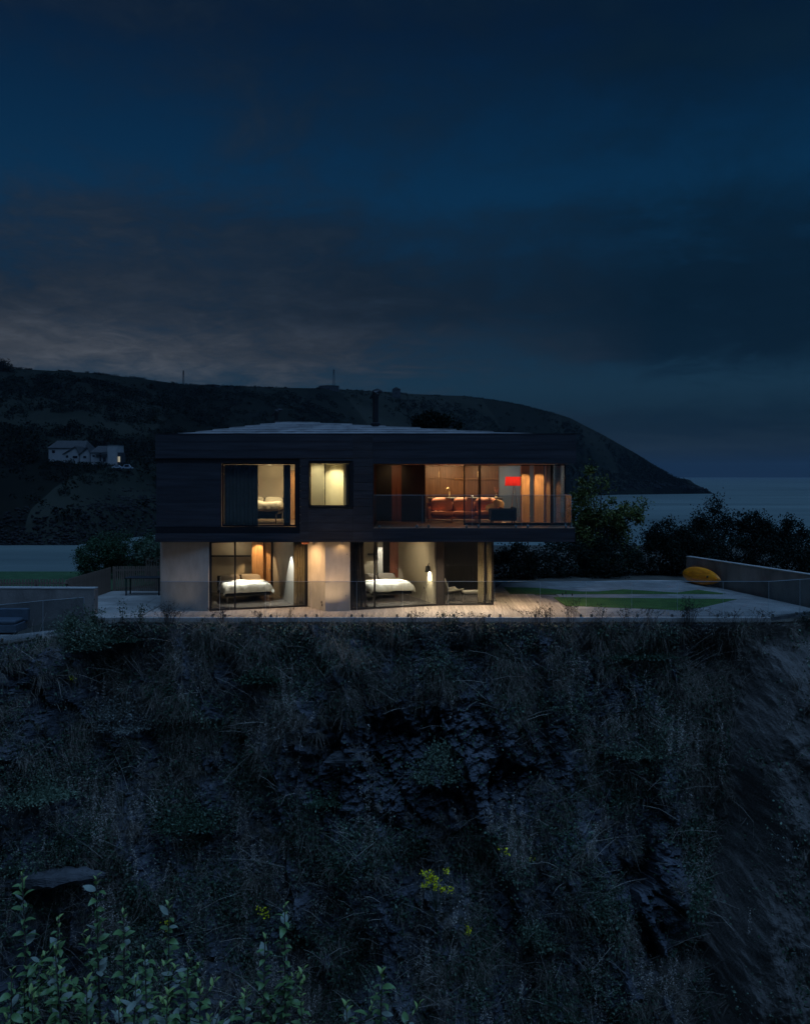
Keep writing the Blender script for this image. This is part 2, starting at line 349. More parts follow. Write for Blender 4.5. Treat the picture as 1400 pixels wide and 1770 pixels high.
M['nearleaf2'] = mat('shrub_leaf_pale', (.25,.29,.22), .6, .25, 9, .2, 40, c2=(.34,.38,.30), spec=.4)
M['nearyoung'] = mat('shrub_leaf_young', (.30,.40,.12), .5, .2, 9, .2, 40, spec=.4)
M['petal'] = mat('yellow_petal', (.95,.84,.02), .6, .12, 3, island=.25)
M['seed'] = mat('brown_seed_head', (.045,.035,.028), .9, .4, 8, island=.4)
def sea_extra(N, L, b):
    tc = N.new('ShaderNodeTexCoord'); mp = N.new('ShaderNodeMapping'); mp.inputs['Scale'].default_value = (.035, .12, 1); L.new(tc.outputs['Object'], mp.inputs[0])
    n = N.new('ShaderNodeTexNoise'); n.inputs['Scale'].default_value = 1.0; n.inputs['Detail'].default_value = 8; L.new(mp.outputs[0], n.inputs['Vector'])
    bp = N.new('ShaderNodeBump'); bp.inputs['Strength'].default_value = .9; bp.inputs['Distance'].default_value = 1.6
    L.new(n.outputs[0], bp.inputs['Height']); L.new(bp.outputs[0], b.inputs['Normal'])
M['sea'] = mat('sea_water', (.160,.205,.185), .42, .40, .012, spec=.6, stretch=(.16,1,1), c2=(.205,.255,.230), extra=sea_extra)

# ------------------------------------------------------------------ sea, hill
def struct(o): o['kind'] = 'structure'; return o
SEA = H - 24.0
rad = 12000
ringR = [5, 60, 200, 500, 1200, 3000, 6000, rad]; sv = []; n = 48
for r in ringR:
    for k in range(n): sv.append((r*math.cos(2*math.pi*k/n), r*math.sin(2*math.pi*k/n)+0, SEA))
sf = [(i*n+k, i*n+(k+1)%n, (i+1)*n+(k+1)%n, (i+1)*n+k) for i in range(len(ringR)-1) for k in range(n)]+[tuple(range(n))]
struct(MB().add(sv, sf).build('sea', M['sea']))

shore = [(-700,297),(130,297),(300,360),(500,520),(800,800),(1070,1085),(1150,1120),(1232,1150)]
crestY = [(-700,560),(0,620),(300,760),(700,960),(1000,1120),(1160,1180),(1232,1168)]
crest_px = [(-700,600),(-250,622),(0,634),(45,638),(150,644),(250,655),(320,665),(400,667),(480,670),(560,671),(640,676),(700,680),(760,683),(800,684),(860,692),(900,699),(930,707),(960,714),
            (985,722),(1010,735),(1040,750),(1070,767),(1100,784),(1130,803),(1150,815),(1163,824),(1172,826),(1192,829),(1200,836),(1215,843),(1228,851),(1232,853)]
def hill_pt(a, v, nzs=True):
    Ys = lerp_tab(shore, a); Yc = lerp_tab(crestY, a); yc = lerp_tab(crest_px, a)
    zc = H+(822-yc)*Yc/F
    Y = Ys+(Yc-Ys)*v
    if v <= 1:
        p = v**.9
        z = SEA-2+(zc-SEA+2)*p
        foot = 9*ss(0, .03, v)*(1-ss(.1, .5, v)); z = min(z+foot, zc)
        if nzs:
            q = Vector(((a-700)/F*Y, Y, 0))
            am = 4*v*(1-v)
            z += am*(noise.fractal(q*.011, 1.0, 2.0, 5)*9+noise.fractal(q*.05, 1, 2, 4)*1.6)
    else:
        z = zc-(v-1)*1.6*(zc-SEA+8)
    wp = ss(40, 75, a)*(1-ss(235, 275, a))*ss(366, 384, Y)*(1-ss(420, 470, Y))      # level shelf the far houses stand on
    z += wp*((9.9+(Y-390)*.12)-z)
    return ((a-700)/F*Y, Y, z)
avals = np.concatenate([np.linspace(-700, -20, 60), np.linspace(-16, 1232, 420)]); vvals = np.concatenate([np.linspace(0, .12, 16), np.linspace(.13, 1, 74), [1.05, 1.2, 1.5, 1.9]])
HV = [hill_pt(a, v) for a in avals for v in vvals]; nv_ = len(vvals)
HF = [(i*nv_+j, (i+1)*nv_+j, (i+1)*nv_+j+1, i*nv_+j+1) for i in range(len(avals)-1) for j in range(nv_-1)]
struct(MB().add(HV, HF).build('hill', M['hill'], smooth=True))

# woods and hedgerows on the hillside: one mass of leafy clumps
def icoblob():
    t = (1+5**.5)/2
    v = unit(np.array([(-1,t,0),(1,t,0),(-1,-t,0),(1,-t,0),(0,-1,t),(0,1,t),(0,-1,-t),(0,1,-t),(t,0,-1),(t,0,1),(-t,0,-1),(-t,0,1)], float))
    f = np.array([(0,11,5),(0,5,1),(0,1,7),(0,7,10),(0,10,11),(1,5,9),(5,11,4),(11,10,2),(10,7,6),(7,1,8),(3,9,4),(3,4,2),(3,2,6),(3,6,8),(3,8,9),(4,9,5),(2,4,11),(6,2,10),(8,6,7),(9,8,1)])
    return v, f
IV, IF = icoblob()
def blob_mass(name, pts, radii, material, squash=.75):
    n = len(pts); V = IV[None]*np.asarray(radii)[:,None,None]*(1+.35*rng.normal(size=(n,12,1)))
    V[:,:,2] *= squash
    V = V+np.asarray(pts)[:,None,:]
    T = (IF[None]+np.arange(n)[:,None,None]*12)
    me = np_mesh(name, V.reshape(-1,3), T.reshape(-1,3)); return put(name, me, material)
hp, hr = [], []
while len(hp) < 5200:
    a = random.uniform(-120, 1215); v = random.uniform(.02, .99)
    x, y, z = hill_pt(a, v)
    if 60 < a < 240 and 330 < y < 425: continue
    w = noise.fractal(Vector((x, y, 0))*.008, 1, 2, 4)
    if w < .02 and random.random() > .10: continue
    r = random.uniform(1.2, 3.4)
    if v > .9: r = min(r, 1.2)
    hp.append((x, y, z+r*.4)); hr.append(r)
for i in range(650):    # hedges along the skyline
    a = random.uniform(-60, 960)
    if noise.noise(Vector((a*.02, 3, 0))) < -.05: continue
    x, y, z = hill_pt(a, .995); r = random.uniform(.5, 1.7); hp.append((x, y, z+r*.2)); hr.append(r)
for i in range(260):    # garden bushes below the far houses
    a = random.uniform(70, 235); x, y, z = hill_pt(a, random.uniform(.10, .228)); r = random.uniform(.6, 1.6); hp.append((x, y, z+r*.3)); hr.append(r)
hp = np.repeat(np.array(hp), 46, 0); hr = np.repeat(np.array(hr), 46)
pos = hp+unit(rng.normal(size=hp.shape))*hr[:,None]*rng.uniform(.4,1,(len(hp),1))**.5*np.array([1,1,.8])
M['wood_far'] = mat('far_woodland', (.012,.015,.010), 1.0, .4, .03, island=.35, spec=0)
tag(put('hillside_woodland', leaf_mesh('hillside_woodland', pos, .42*hr*rng.uniform(.6,1.3,len(hr)), unit(pos-hp), .4, .4), M['wood_far']), 'dark woodland and hedgerows covering the far hillside', 'woodland', kind='stuff')
sp_, sr_ = [], []
for i in range(1500):
    a = random.uniform(-30, 290); x, y, z = hill_pt(a, abs(random.gauss(0, .012))*(1+2.0*ss(90, 250, a))); r = random.uniform(.25, 1.0); sp_.append((x, y, z)); sr_.append(r)
for i in range(260):
    a = random.uniform(1040, 1233); x, y, z = hill_pt(a, abs(random.gauss(0, .10))); r = random.uniform(.8, 3.2); sp_.append((x, y, z)); sr_.append(r)
M['shore_rock'] = mat('shore_rock', (.021,.020,.019), .9, .4, .1, island=.4, spec=.1)
tag(blob_mass('shore_rocks', sp_, sr_, M['shore_rock'], .6), 'grey rocks along the far shore above the water', 'rocks', kind='stuff')

# the dusk air between the house and the headland
def haze():
    m = bpy.data.materials.new('dusk_haze'); m.use_nodes = True; N = m.node_tree.nodes; L = m.node_tree.links
    for n_ in list(N): N.remove(n_)
    out = N.new('ShaderNodeOutputMaterial'); v = N.new('ShaderNodeVolumePrincipled'); L.new(v.outputs[0], out.inputs['Volume'])
    v.inputs['Color'].default_value = (.36, .50, .64, 1); v.inputs['Density'].default_value = .000065; v.inputs['Anisotropy'].default_value = 0
    o = MB().box(-12100, 12100, -12100, 12100, -30, 175).build('haze', m); tag(o, 'thin blue dusk haze filling the whole bay', 'haze', kind='stuff')
haze()

# ------------------------------------------------------------------ plateau, gorge floor, near bank
def yback(X): return 45.5 if X < -8 else 45.5+ss(-8, 6, X)*18
gx = np.linspace(-75, 75, 121); gyv = np.concatenate([np.linspace(28.9, 46, 40), np.linspace(47, 64, 18), np.linspace(66, 110, 12)])
def ground_z(X, Y):
    yb = yback(X)
    z = -.16+.03*noise.noise(Vector((X*.6, Y*.6, 0)))
    if X < -10.9: z -= .42*ss(-10.9, -11.1, X)*(1-ss(30.6, 30.9, Y))
    z -= 26*ss(yb, yb+34, Y)
    return z
def yedge(X):
    e = 30.2
    e += ss(12.9, 16.5, X)*1.7
    e -= ss(-11.0, -14.5, X)*2.6
    return e
GV = []
for X in gx:
    y0 = yedge(X)+.05
    for Y in gyv:
        YY = y0+(Y-28.9)*(110-y0)/(110-28.9)
        GV.append((X, YY, ground_z(X, YY)))
ng = len(gyv)
GFc = [(i*ng+j, (i+1)*ng+j, (i+1)*ng+j+1, i*ng+j+1) for i in range(len(gx)-1) for j in range(ng-1)]
struct(MB().add(GV, GFc).build('ground', M['earth'], smooth=True))
bxv = np.linspace(-40, 40, 81); byv = np.linspace(-12, 27.5, 80)
def bank_z(X, Y):
    z = .25-(1.0*max(0, Y-6.0)) if Y > 6 else .25+.02*(6-Y)
    z = max(z, -15.4)
    return z+.25*noise.fractal(Vector((X*.5, Y*.5, 3)), 1, 2, 4)
struct(MB().add([(X, Y, bank_z(X, Y)) for X in bxv for Y in byv], [(i*80+j, (i+1)*80+j, (i+1)*80+j+1, i*80+j+1) for i in range(80) for j in range(79)]).build('gorge_ground', M['earth'], smooth=True))

# ------------------------------------------------------------------ cliff
NU, NT = 640, 340
CX = np.concatenate([np.linspace(-30, -16.2, 40), np.linspace(-16, 16, NU-80), np.linspace(16.2, 30, 40)]); CT = np.linspace(0, 1, NT)
CP = np.zeros((NU, NT, 3))
def cliff_pt(X, t):
    ye = yedge(X); zt = -.2-.42*ss(-10.6, -11.4, X)
    z = zt-15.2*t
    prof = .15*t+2.7*t**1.3
    lean = X-(12.3-3.0*t)+.5*noise.noise(Vector((z*.35, 3, 1)))          # right: a smooth buttress whose left side drops away diagonally
    prof += 1.7*ss(-.1, .8, lean)*ss(.02, .16, t)-.7*ss(-1.8, -.3, lean)*(1-ss(-.3, .9, lean))*ss(.05, .2, t)
    d = .95*noise.fractal(Vector((X*.20, z*.15, 1.3)), 1, 2, 3)+.45*noise.fractal(Vector((X*.62, z*.45, 5)), .9, 2.1, 4)
    rocky = max(.40, ss(1, .35, math.hypot((X-.6)/7.2, (z+4.9)/3.5))*.95, ss(1, .4, math.hypot((X-9.0)/2.6, (z+9.4)/3.4)), ss(1, .4, math.hypot((X+13)/3, (z+2.4)/1.8))*.6)
    rocky *= 1-.95*ss(-2.0, -1.0, lean)
    d += ss(-1.6, -.4, lean)*(.22*noise.fractal(Vector((X*1.3+z*.25, z*.30, 23)), .9, 2, 4)+.10*noise.fractal(Vector((X*3.0, z*1.4, 29)), .8, 2, 4))
    d += .42*noise.fractal(Vector((X*.85, z*.13, 17)), .9, 2, 3)*(1-ss(-.3, .6, lean))     # upright ribs and gullies
    # planar blocks along tilted joints, each with its own offset and tilt
    wob = .35*noise.noise(Vector((X*.5, z*.5, 8)))
    for sc_, am, st, k1, k2 in ((.62, .85, .42, .16, 0.0), (1.5, .34, .62, .30, -.25), (2.6, .16, 2.2, .30, -.45), (6.0, .05, 1.6, .4, -.4)):
        q = Vector(((X+k1*z)*sc_+wob, (z+k2*X)*sc_*st, 2.0)); dd, pp = noise.voronoi(q); c = pp[0]
        h1 = noise.cell(c*13.7+Vector((.5,.5,.5))); h2 = noise.cell(c*7.3+Vector((3.5,.5,9.5))); h3 = noise.cell(c*5.1+Vector((.5,7.5,1.5)))
        crack = max(0.0, 1-(dd[1]-dd[0])*9)
        d += rocky*am*((h1-.5)+(q.x-c.x)*(h2-.5)*1.4+(q.y-c.y)*(h3-.3)*1.3-.35*crack)
    d += rocky*.05*noise.fractal(Vector((X*6, z*6, 4)), .8, 2, 3)
    d += .07*noise.fractal(Vector((X*2.4, z*2.4, 9)), .8, 2, 4)
    d += .75*ss(1, .5, math.hypot((X-9.1)/.95, (z+9.2)/1.25))          # jutting block low on the right
    d -= .95*ss(1, .35, math.hypot((X-9.3)/1.0, (z+11.0)/.55))
    d += 1.1*ss(-10.2, -12, X)*(1-ss(.16, .42, t))
    d *= ss(0, .06, t)
    return (X, ye-prof-d*.94, z+d*.30), rocky
ROCKY = np.zeros((NU, NT))
for i, X in enumerate(CX):
    for j, t in enumerate(CT):
        p, r = cliff_pt(float(X), float(t)); CP[i, j] = p; ROCKY[i, j] = r
idx = np.arange(NU*NT).reshape(NU, NT)
CFq = np.stack([idx[:-1,:-1], idx[:-1,1:], idx[1:,1:], idx[1:,:-1]], -1).reshape(-1, 4)
me = np_mesh('cliff', CP.reshape(-1,3), CFq); me.shade_flat(); struct(put('cliff', me, M['rock']))
du = np.gradient(CP, axis=0); dv = np.gradient(CP, axis=1); CN = unit(np.cross(dv, du)); CN[CN[:,:,1] > 0] *= -1
CPX = 700+CP[:,:,0]/CP[:,:,1]*F; CPY = 822+(H-CP[:,:,2])/CP[:,:,1]*F
def on_cliff(px, py):
    k = np.argmin((CPX-px)**2+(CPY-py)**2); return CP.reshape(-1,3)[k], CN.reshape(-1,3)[k]

# ------------------------------------------------------------------ deck, patio, lawn
YF = 30.45
deck = struct(box('deck', M['concrete_wall'], None, -9.35, 6.3, YF+.02, 36.8, -.22, -.035))
w = .142; nb = 0; bm = {}
for k in range(int((6.1+9.3)/.147)):
    x0 = -9.3+k*.147
    y1 = 34.2 if x0 < 3.6 else 36.6-max(0, x0-5.2)*4.2
    if x0 > 3.6 and y1 < 31: continue
    key = round(y1, 2)
    if key not in bm:
        m0 = MB().box(0, w, YF+.04, y1, -.03, 0); me = bpy.data.meshes.new('board'); me.from_pydata(m0.v, [], m0.f); me.update(); bm[key] = me
    o = put('board', bm[key], M['board'], deck); o.location = (x0, 0, random.uniform(-.002, .002))
struct(box('deck_edge', M['coping'], None, -10.75, 12.78, YF-.14, YF+.02, -.24, -.004, bevel=.01))

def clip(poly, a, b, c):      # keep a*x+b*y <= c
    out = []
    for i in range(len(poly)):
        p, q = poly[i], poly[(i+1)%len(poly)]
        fp, fq = a*p[0]+b*p[1]-c, a*q[0]+b*q[1]-c
        if fp <= 0: out.append(p)
        if (fp < 0 < fq) or (fq < 0 < fp):
            t = fp/(fp-fq); out.append((p[0]+(q[0]-p[0])*t, p[1]+(q[1]-p[1])*t))
    return out
def clip_convex(poly, conv):
    n = len(conv)
    if sum(conv[i][0]*conv[(i+1)%n][1]-conv[(i+1)%n][0]*conv[i][1] for i in range(n)) < 0: conv = conv[::-1]
    for i in range(n):
        p, q = conv[i], conv[(i+1)%n]; a, b = q[1]-p[1], -(q[0]-p[0])
        poly = clip(poly, a, b, a*p[0]+b*p[1])
        if len(poly) < 3: return []
    return poly
WR0 = PG(1186, 1003); WR1 = PG(1420, 1052)
dirw = Vector((WR1[0]-WR0[0], WR1[1]-WR0[1])).normalized()
def slabs(name, conv, ang, sx, sy):
    base = struct(MB().prism(conv, -.20, -.045).build(name, M['gravel']))
    ca, sa = math.cos(ang), math.sin(ang); c = np.mean(conv, axis=0); g = .006
    for i in range(-26, 27):
        for j in range(-26, 27):
            r = [(i*sx+g, j*sy+g), ((i+1)*sx-g, j*sy+g), ((i+1)*sx-g, (j+1)*sy-g), (i*sx+g, (j+1)*sy-g)]
            r = [(c[0]+x*ca-y*sa, c[1]+x*sa+y*ca) for x, y in r]; r = clip_convex(r, conv)
            if len(r) < 3: continue
            A = abs(sum(r[k][0]*r[(k+1)%len(r)][1]-r[(k+1)%len(r)][0]*r[k][1] for k in range(len(r))))/2
            if A < .02: continue
            MB().prism(r, -.044, random.uniform(-.012, -.006)).build('paving_slab', M['slab'], base)
    return base
wr_far = PG(1186, 1003); wr_near = (12.9+1.9, 31.7)
patio_poly = [(6.32, YF+.03), (12.75, YF+.03), (14.6, 31.6), wr_near, wr_far, PG(1000, 1003), PG(862, 1008), (3.6, 36.9), (6.32, 36.9)]
slabs('patio', [(6.32, YF+.03), (12.75, YF+.03), (15.3, 32.1), WR0, PG(1110, 1002.5), (6.32, PG(980, 1006)[1])], R(9), 1.5, .75)
slabs('side_patio', [(3.62, 36.85), (6.31, 36.85), (6.31, PG(980, 1006)[1]), PG(868, 1007.5)], R(9), 1.5, .75)
slabs('entrance_patio', [(-10.75, YF+.03), (-9.37, YF+.03), (-9.37, 37.3), (-12.6, 37.35), (-12.75, 33.0), (-12.3, 32.0)], R(4), 1.2, .8)
def lawn_piece(name, pxs, z0=-.02, z1=.004):
    poly = [PG(x, y) for x, y in pxs]; return struct(MB().prism(poly, z0, z1).build(name, M['turf']))
lawn_piece('lawn', [(957,1032.4),(1274,1035.6),(1213,1050),(1180,1055),(978,1047)])
# the far strip has a zigzag edge: built of convex pieces butted along its straight side
lf = [(870,1015),(925,1016),(1007,1022.6),(1031,1022.6),(1078,1018.7),(1170,1024.4),(1206,1019.4),(1255,1026.4)]
top = [PG(*p) for p in lf]; bot = [PG(x, 1026.8) for x in (881,930,1007,1031,1078,1170,1206,1250)]
m0 = MB(); n = len(top)
vs = [(x,y,-.02) for x,y in bot+top]+[(x,y,.004) for x,y in bot+top]
fs = [(2*n+i, 2*n+i+1, 3*n+i+1, 3*n+i) for i in range(n-1)]+[(i, i+1, 2*n+i+1, 2*n+i) for i in range(n-1)]+[(n+i+1, n+i, 3*n+i, 3*n+i+1) for i in range(n-1)]
struct(m0.add(vs, fs).build('lawn', M['turf']))
struct(MB().prism([(-40,33.3),(-13.2,33.3),(-13.0,37.6),(-11.6,40.5),(-11.6,45.3),(-40,45.3)], -.2, -.05).build('lawn', M['lawn']))

def cop_wall(name, label, a, b, t, h0, h1, z0=-.3):
    A = Vector(a); B = Vector(b); d = (B-A).normalized(); n_ = Vector((-d.y, d.x))*t
    th = thing(name, label, 'wall', (A.x, A.y, 0), world=True)
    vs = [(*A, z0), (*B, z0), (*(B+n_), z0), (*(A+n_), z0), (*A, h0), (*B, h1), (*(B+n_), h1), (*(A+n_), h0)]
    MB().add(vs, [(0,3,2,1),(4,5,6,7),(0,1,5,4),(1,2,6,5),(2,3,7,6),(3,0,4,7)]).build('wall_face', M['concrete_wall'], th, bevel=.01)
    e = n_.normalized()*.015
    vs = [(*(A-e), h0+.002), (*(B-e), h1+.002), (*(B+n_+e), h1+.002), (*(A+n_+e), h0+.002)]; vs += [(x,y,z+.045) for x,y,z in vs]
    MB().add(vs, [(0,3,2,1),(4,5,6,7),(0,1,5,4),(1,2,6,5),(2,3,7,6),(3,0,4,7)]).build('coping', M['coping'], th, bevel=.006)
    return th
cop_wall('retaining_wall', 'long grey concrete wall at the patio edge behind the kayak', WR0, (WR1[0], WR1[1]), .22, 1.10, 1.17)
cop_wall('garden_wall', 'low grey concrete wall on the left in front of slat fence', (-15.6, 31.15), (PX(163, 30.95), 30.95), .34, .90, .90, z0=-.7)
struct(MB().prism([(-10.75, 30.2), (-10.78, 30.9), (-17, 31.1), (-17, 27.5), (-13.9, 28.15), (-12.5, 29.35)], -.62, -.50).build('lower_terrace', M['slab']))

# glass balustrades
def balustrade(name, label, pts, z0, z1, t=.014, capm='edge'):
    th = thing(name, label, 'balustrade', (pts[0][0], pts[0][1], z0), world=True)
    for a, b in zip(pts[:-1], pts[1:]):
        A = Vector(a); B = Vector(b); d = (B-A).normalized(); A2 = A+d*.008; B2 = B-d*.008
        o = MB().wall(A2, B2, z0+.02, z1, t).build('glass_panel', M['rail_glass'], th)
        nn = Vector((-d.y, d.x))
        MB().wall(A2-nn*.001, B2-nn*.001, z1+.001, z1+.012, t+.002).build('glass_edge', M['edge'], o)
        MB().wall(B2, B2+d*.007, z0+.02, z1, t*.9).build('glass_edge', M['edge'], o)
        for s in (.12, .88):
            c = A+(B-A)*s
            MB().box(c.x-.04, c.x+.04, c.y-.03, c.y+.045, z0-.01, z0+.09).build('clamp', M['steel'], th, bevel=.005)
    return th
seams = [300, 380, 459, 538, 617, 696, 775, 855, 934, 1013, 1092, 1171, 1250, 1329]
pts = [(PX(277, 30.42), 30.42)]+[(PX(s, 30.42), 30.42) for s in seams[1:]]+[PG(1383, 1062), PG(1440, 1056.5)]
balustrade('glass_balustrade', 'long frameless glass balustrade along the front edge of the deck', pts, 0.0, 1.24)
balustrade('glass_balustrade', 'short glass balustrade with sloping top line around the lower left terrace', [(-14.6, 27.2), (-13.4, 28.45), (-12.3, 29.5), (-11.2, 30.3)], -.5, .70)

# ------------------------------------------------------------------ the house
Y0 = 31.5; S = Y0/F
def X_(px): return (px-700)*S
def Z_(py): return H-(py-822)*S
zS, zF, zT, zFas = Z_(937), Z_(912), Z_(750), Z_(802)
xl, xr = X_(268), X_(996)
YB = 41.4
house = thing('house', 'two storey house with dark timber upper floor over concrete ground floor', 'house', (-1.4, 36, 0), world=True)
# upper wall core and cladding boards
wall = MB().box(X_(518)+.03, X_(533)-.01, Y0+.03, Y0+.28, zS+.02, zT-.02).box(X_(612), X_(645)-.012, Y0+.03, Y0+.28, zS+.02, zT-.02)\
    .box(X_(533)-.009, X_(612)-.001, Y0+.03, Y0+.28, zS+.02, Z_(879)).box(X_(533)-.009, X_(612)-.001, Y0+.03, Y0+.28, Z_(797), zT-.02)\
    .box(xl+.02, X_(518)+.028, Y0+.03, Y0+.28, Z_(793)+.005, zT-.02).box(xl+.02, X_(518)+.028, Y0+.03, Y0+.28, zS+.02, Z_(922)-.005)\
    .box(X_(645)-.01, xr-.02, Y0+.03, Y0+.28, zFas+.01, zT-.02).build('wall', M['black'], house)
bh = 14*S
def board(x0, x1, z0, z1, m='clad'):
    if x1-x0 < .05 or z1-z0 < .015: return
    MB().box(x0+.002, x1-.002, Y0, Y0+.028, z0+.008, z1-.008).build('cladding_board', M[m], wall, bevel=.003, seg=1)
def rows(x0, x1, z0, z1, m='clad', ref=None):
    ref = zT if ref is None else ref
    k = 0
    while ref-k*bh > z0:
        a, b = ref-(k+1)*bh, ref-k*bh; k += 1
        a, b = max(a, z0), min(b, z1)
        if b-a > .02: board(x0, x1, a, b, m)
rows(xl, X_(610), Z_(793), zT, 'clad2'); rows(X_(610), X_(645), zS, zT); rows(X_(645), xr, zFas, zT, 'clad2')
rows(X_(518), X_(533), zS, Z_(793)); rows(X_(533), X_(610), zS, Z_(879)); rows(X_(533), X_(610), Z_(797), Z_(793))
rows(xl, X_(518), zS, Z_(922), 'clad2'); rows(X_(645), X_(994), zS, zF-.02, 'clad2')
# side walls, back wall, floors, ceiling
MB().box(xl+.02, xl+.2, Y0+.285, YB, zS+.02, zT-.02).build('side_wall', M['clad'], house)
MB().box(xl+.2, xr-.02, YB, YB+.2, zS+.02, zT-.02).box(xl+.2, 3.3, YB, YB+.2, -.2, zS+.015).build('back_wall', M['clad'], house)
MB().box(xr-.25, xr-.02, Y0+.285, 34.0, zFas+.01, zT-.02).build('side_wall', M['clad'], house)
MB().box(xr-.3, xr-.05, 38.6, YB-.01, zS+.02, zT-.02).build('side_wall', M['clad'], house)
slab = MB().box(xl+.22, X_(994), Y0+.031, YB-.01, zS+.012, zF-.03).build('floor_slab', M['black'], house)
MB().box(X_(645)+.02, X_(994)-.005, Y0-.005, 32.95, zF-.028, zF).build('balcony_floor', M['intfloor'], house, bevel=.004)
MB().box(X_(645)+.02, 6.04, 32.952, YB-.02, zF-.028, zF-.002).build('floor', M['intfloor'], house)
MB().box(xl+.22, X_(645)-.2, Y0+.3, YB-.02, zF-.028, zF-.002).build('floor', M['intfloor'], house)
MB().box(xl+.22, xr-.27, Y0+.29, YB-.02, 5.40, 5.46).build('ceiling', M['white'], house)
# left recess: black bands painted for its shadow gap, frame strip, sliding shutter, window
MB().box(xl+.01, X_(518), Y0+.05, Y0+.12, Z_(800), Z_(793)).box(xl+.01, X_(518), Y0+.05, Y0+.12, Z_(922), Z_(911)).box(X_(511), X_(518), Y0+.05, Y0+.12, Z_(911)+.001, Z_(800)-.001).build('recess_shadow_frame', M['black'], house)
shut = MB().box(xl+.03, X_(382), Y0+.075, Y0+.10, Z_(911)+.003, Z_(800)-.003).build('sliding_shutter', M['clad'], house)
k = 0
while Z_(800)-k*bh > Z_(911)+.01:
    b = Z_(800)-k*bh-.006; a = max(b-bh+.006, Z_(911)+.006); k += 1
    MB().box(xl+.035, X_(382)-.01, Y0+.055, Y0+.074, a, b).build('shutter_board', M['clad2'], shut, bevel=.003, seg=1)
def window(x0, x1, z0, z1, y, fw=.05, mull=(), fm='black', depth=.07):
    fr = MB().box(x0, x0+fw, y, y+depth, z0, z1).box(x1-fw, x1, y, y+depth, z0, z1).box(x0+fw+.001, x1-fw-.001, y, y+depth, z1-fw, z1).box(x0+fw+.001, x1-fw-.001, y, y+depth, z0, z0+fw)
    xs = [x0+fw]+[q for q in mull]+[x1-fw]
    for q in mull: fr.box(q-.025, q+.025, y+.001, y+depth-.001, z0+fw+.001, z1-fw-.001)
    f = fr.build('window', M[fm], house)
    for a, b in zip(xs[:-1], xs[1:]): MB().box(a+.026, b-.026, y+.03, y+.042, z0+fw+.002, z1-fw-.002).build('pane', M['glass'], f)
    return f
window(X_(383), X_(511)-.002, Z_(910), Z_(800)-.002, Y0+.12, .045)
# small square window: deep black reveal
MB().box(X_(604), X_(611), Y0-.01, Y0+.28, Z_(878), Z_(798)).box(X_(533), X_(604)-.001, Y0-.01, Y0+.28, Z_(878.5), Z_(875)).box(X_(533), X_(535), Y0-.01, Y0+.28, Z_(875)+.001, Z_(798)).box(X_(535)+.001, X_(604)-.001, Y0-.01, Y0+.28, Z_(799.5), Z_(798)).build('window_reveal', M['black'], house)
window(X_(535)+.002, X_(604)-.002, Z_(875)+.002, Z_(799.5)-.002, Y0+.2, .03)
# upper rooms
zc = 5.395
MB().box(-3.955, -3.86, Y0+.3, 37.5, zF, zc).build('partition_wall', M['plaster'], house)
MB().box(xl+.22, -3.86, 37.505, 37.65, zF, zc).build('partition_wall', M['plaster'], house)
MB().box(PX(502.5,37.45), PX(513,37.45), 37.44, 37.50, zF, zc-.2).build('interior_door', M['wood'], house)
MB().box(-3.855, PX(561, 33.4), 33.25, 33.4, zF, zc).build('partition_wall', M['cream'], house)
MB().box(PX(561, 33.4)+.001, -1.9, 33.85, 34.0, zF, zc).build('partition_wall', M['cream'], house)
MB().box(PX(595, 33.6), PX(595, 33.6)+.1, 33.2, 33.84, zF, zc).build('partition_wall', M['cream'], house)
MB().box(-1.88, X_(645)-.013, Y0+.285, 40.0, zF, zc).build('partition_wall', M['darkwall'], house)
MB().box(X_(645)-.011, X_(645)+.018, Y0+.0, 32.9, zF, zFas).build('balcony_side_lining', M['darkwall'], house)
# living room linings
MB().box(X_(645)-.01, PX(677, 36.0), 36.0, 36.15, zF, zc).build('wall_lining', M['darkwall'], house)
MB().box(PX(677, 36.0)+.002, PX(694, 36.0), 35.98, 36.1, zF, zc).build('interior_door', M['redwood'], house)
MB().box(PX(694, 35.5), PX(735, 35.5), 35.5, 39.3, zF, zc).build('chimney_breast', M['darkwall'], house)
kx = [735, 761, 803, 828, 862]
kit = thing('kitchen_cabinets', 'tall brown timber kitchen cabinets along the living room back wall', 'cabinets', (PX(800, 39.5), 39.5, zF), world=True)
MB().box(PX(735,39.5), PX(862,39.5), 39.55, 40.1, zF+.001, 5.39).build('carcass', M['wood_dark'], kit)
for a, b in zip(kx[:-1], kx[1:]):
    xa, xb = PX(a, 39.5)+.006, PX(b, 39.5)-.006
    zm = H-(828-822)*39.5/F
    dr = MB().box(xa, xb, 39.5, 39.548, zm+.012, 5.37).build('cabinet_door', M['wood_dark'], kit, bevel=.004)
    MB().box(xb-.06, xb-.045, 39.46, 39.499, zm+.08, zm+.36).build('handle', M['brass'], dr)
    MB().box(xa, xb, 39.5, 39.548, zF+.1, zm-.012).build('cabinet_door', M['wood_dark'], kit, bevel=.004)
MB().box(PX(785,39.4), PX(862,39.4), 39.3, 39.498, zm-.011, zm+.011).build('shelf', M['wood'], kit)
MB().box(PX(862.5, 39.6), 6.0, 39.6, 39.75, zF, zc).build('wall_lining', M['bluewall'], house)
for a, b, yy in ((901, 915.5, 35.0), (924, 940, 35.0), (944, 952, 35.4)):
    MB().box(PX(a, yy), PX(b, yy), yy, yy+.28, zF, zc).build('timber_pier', M['wood'], house, bevel=.006)
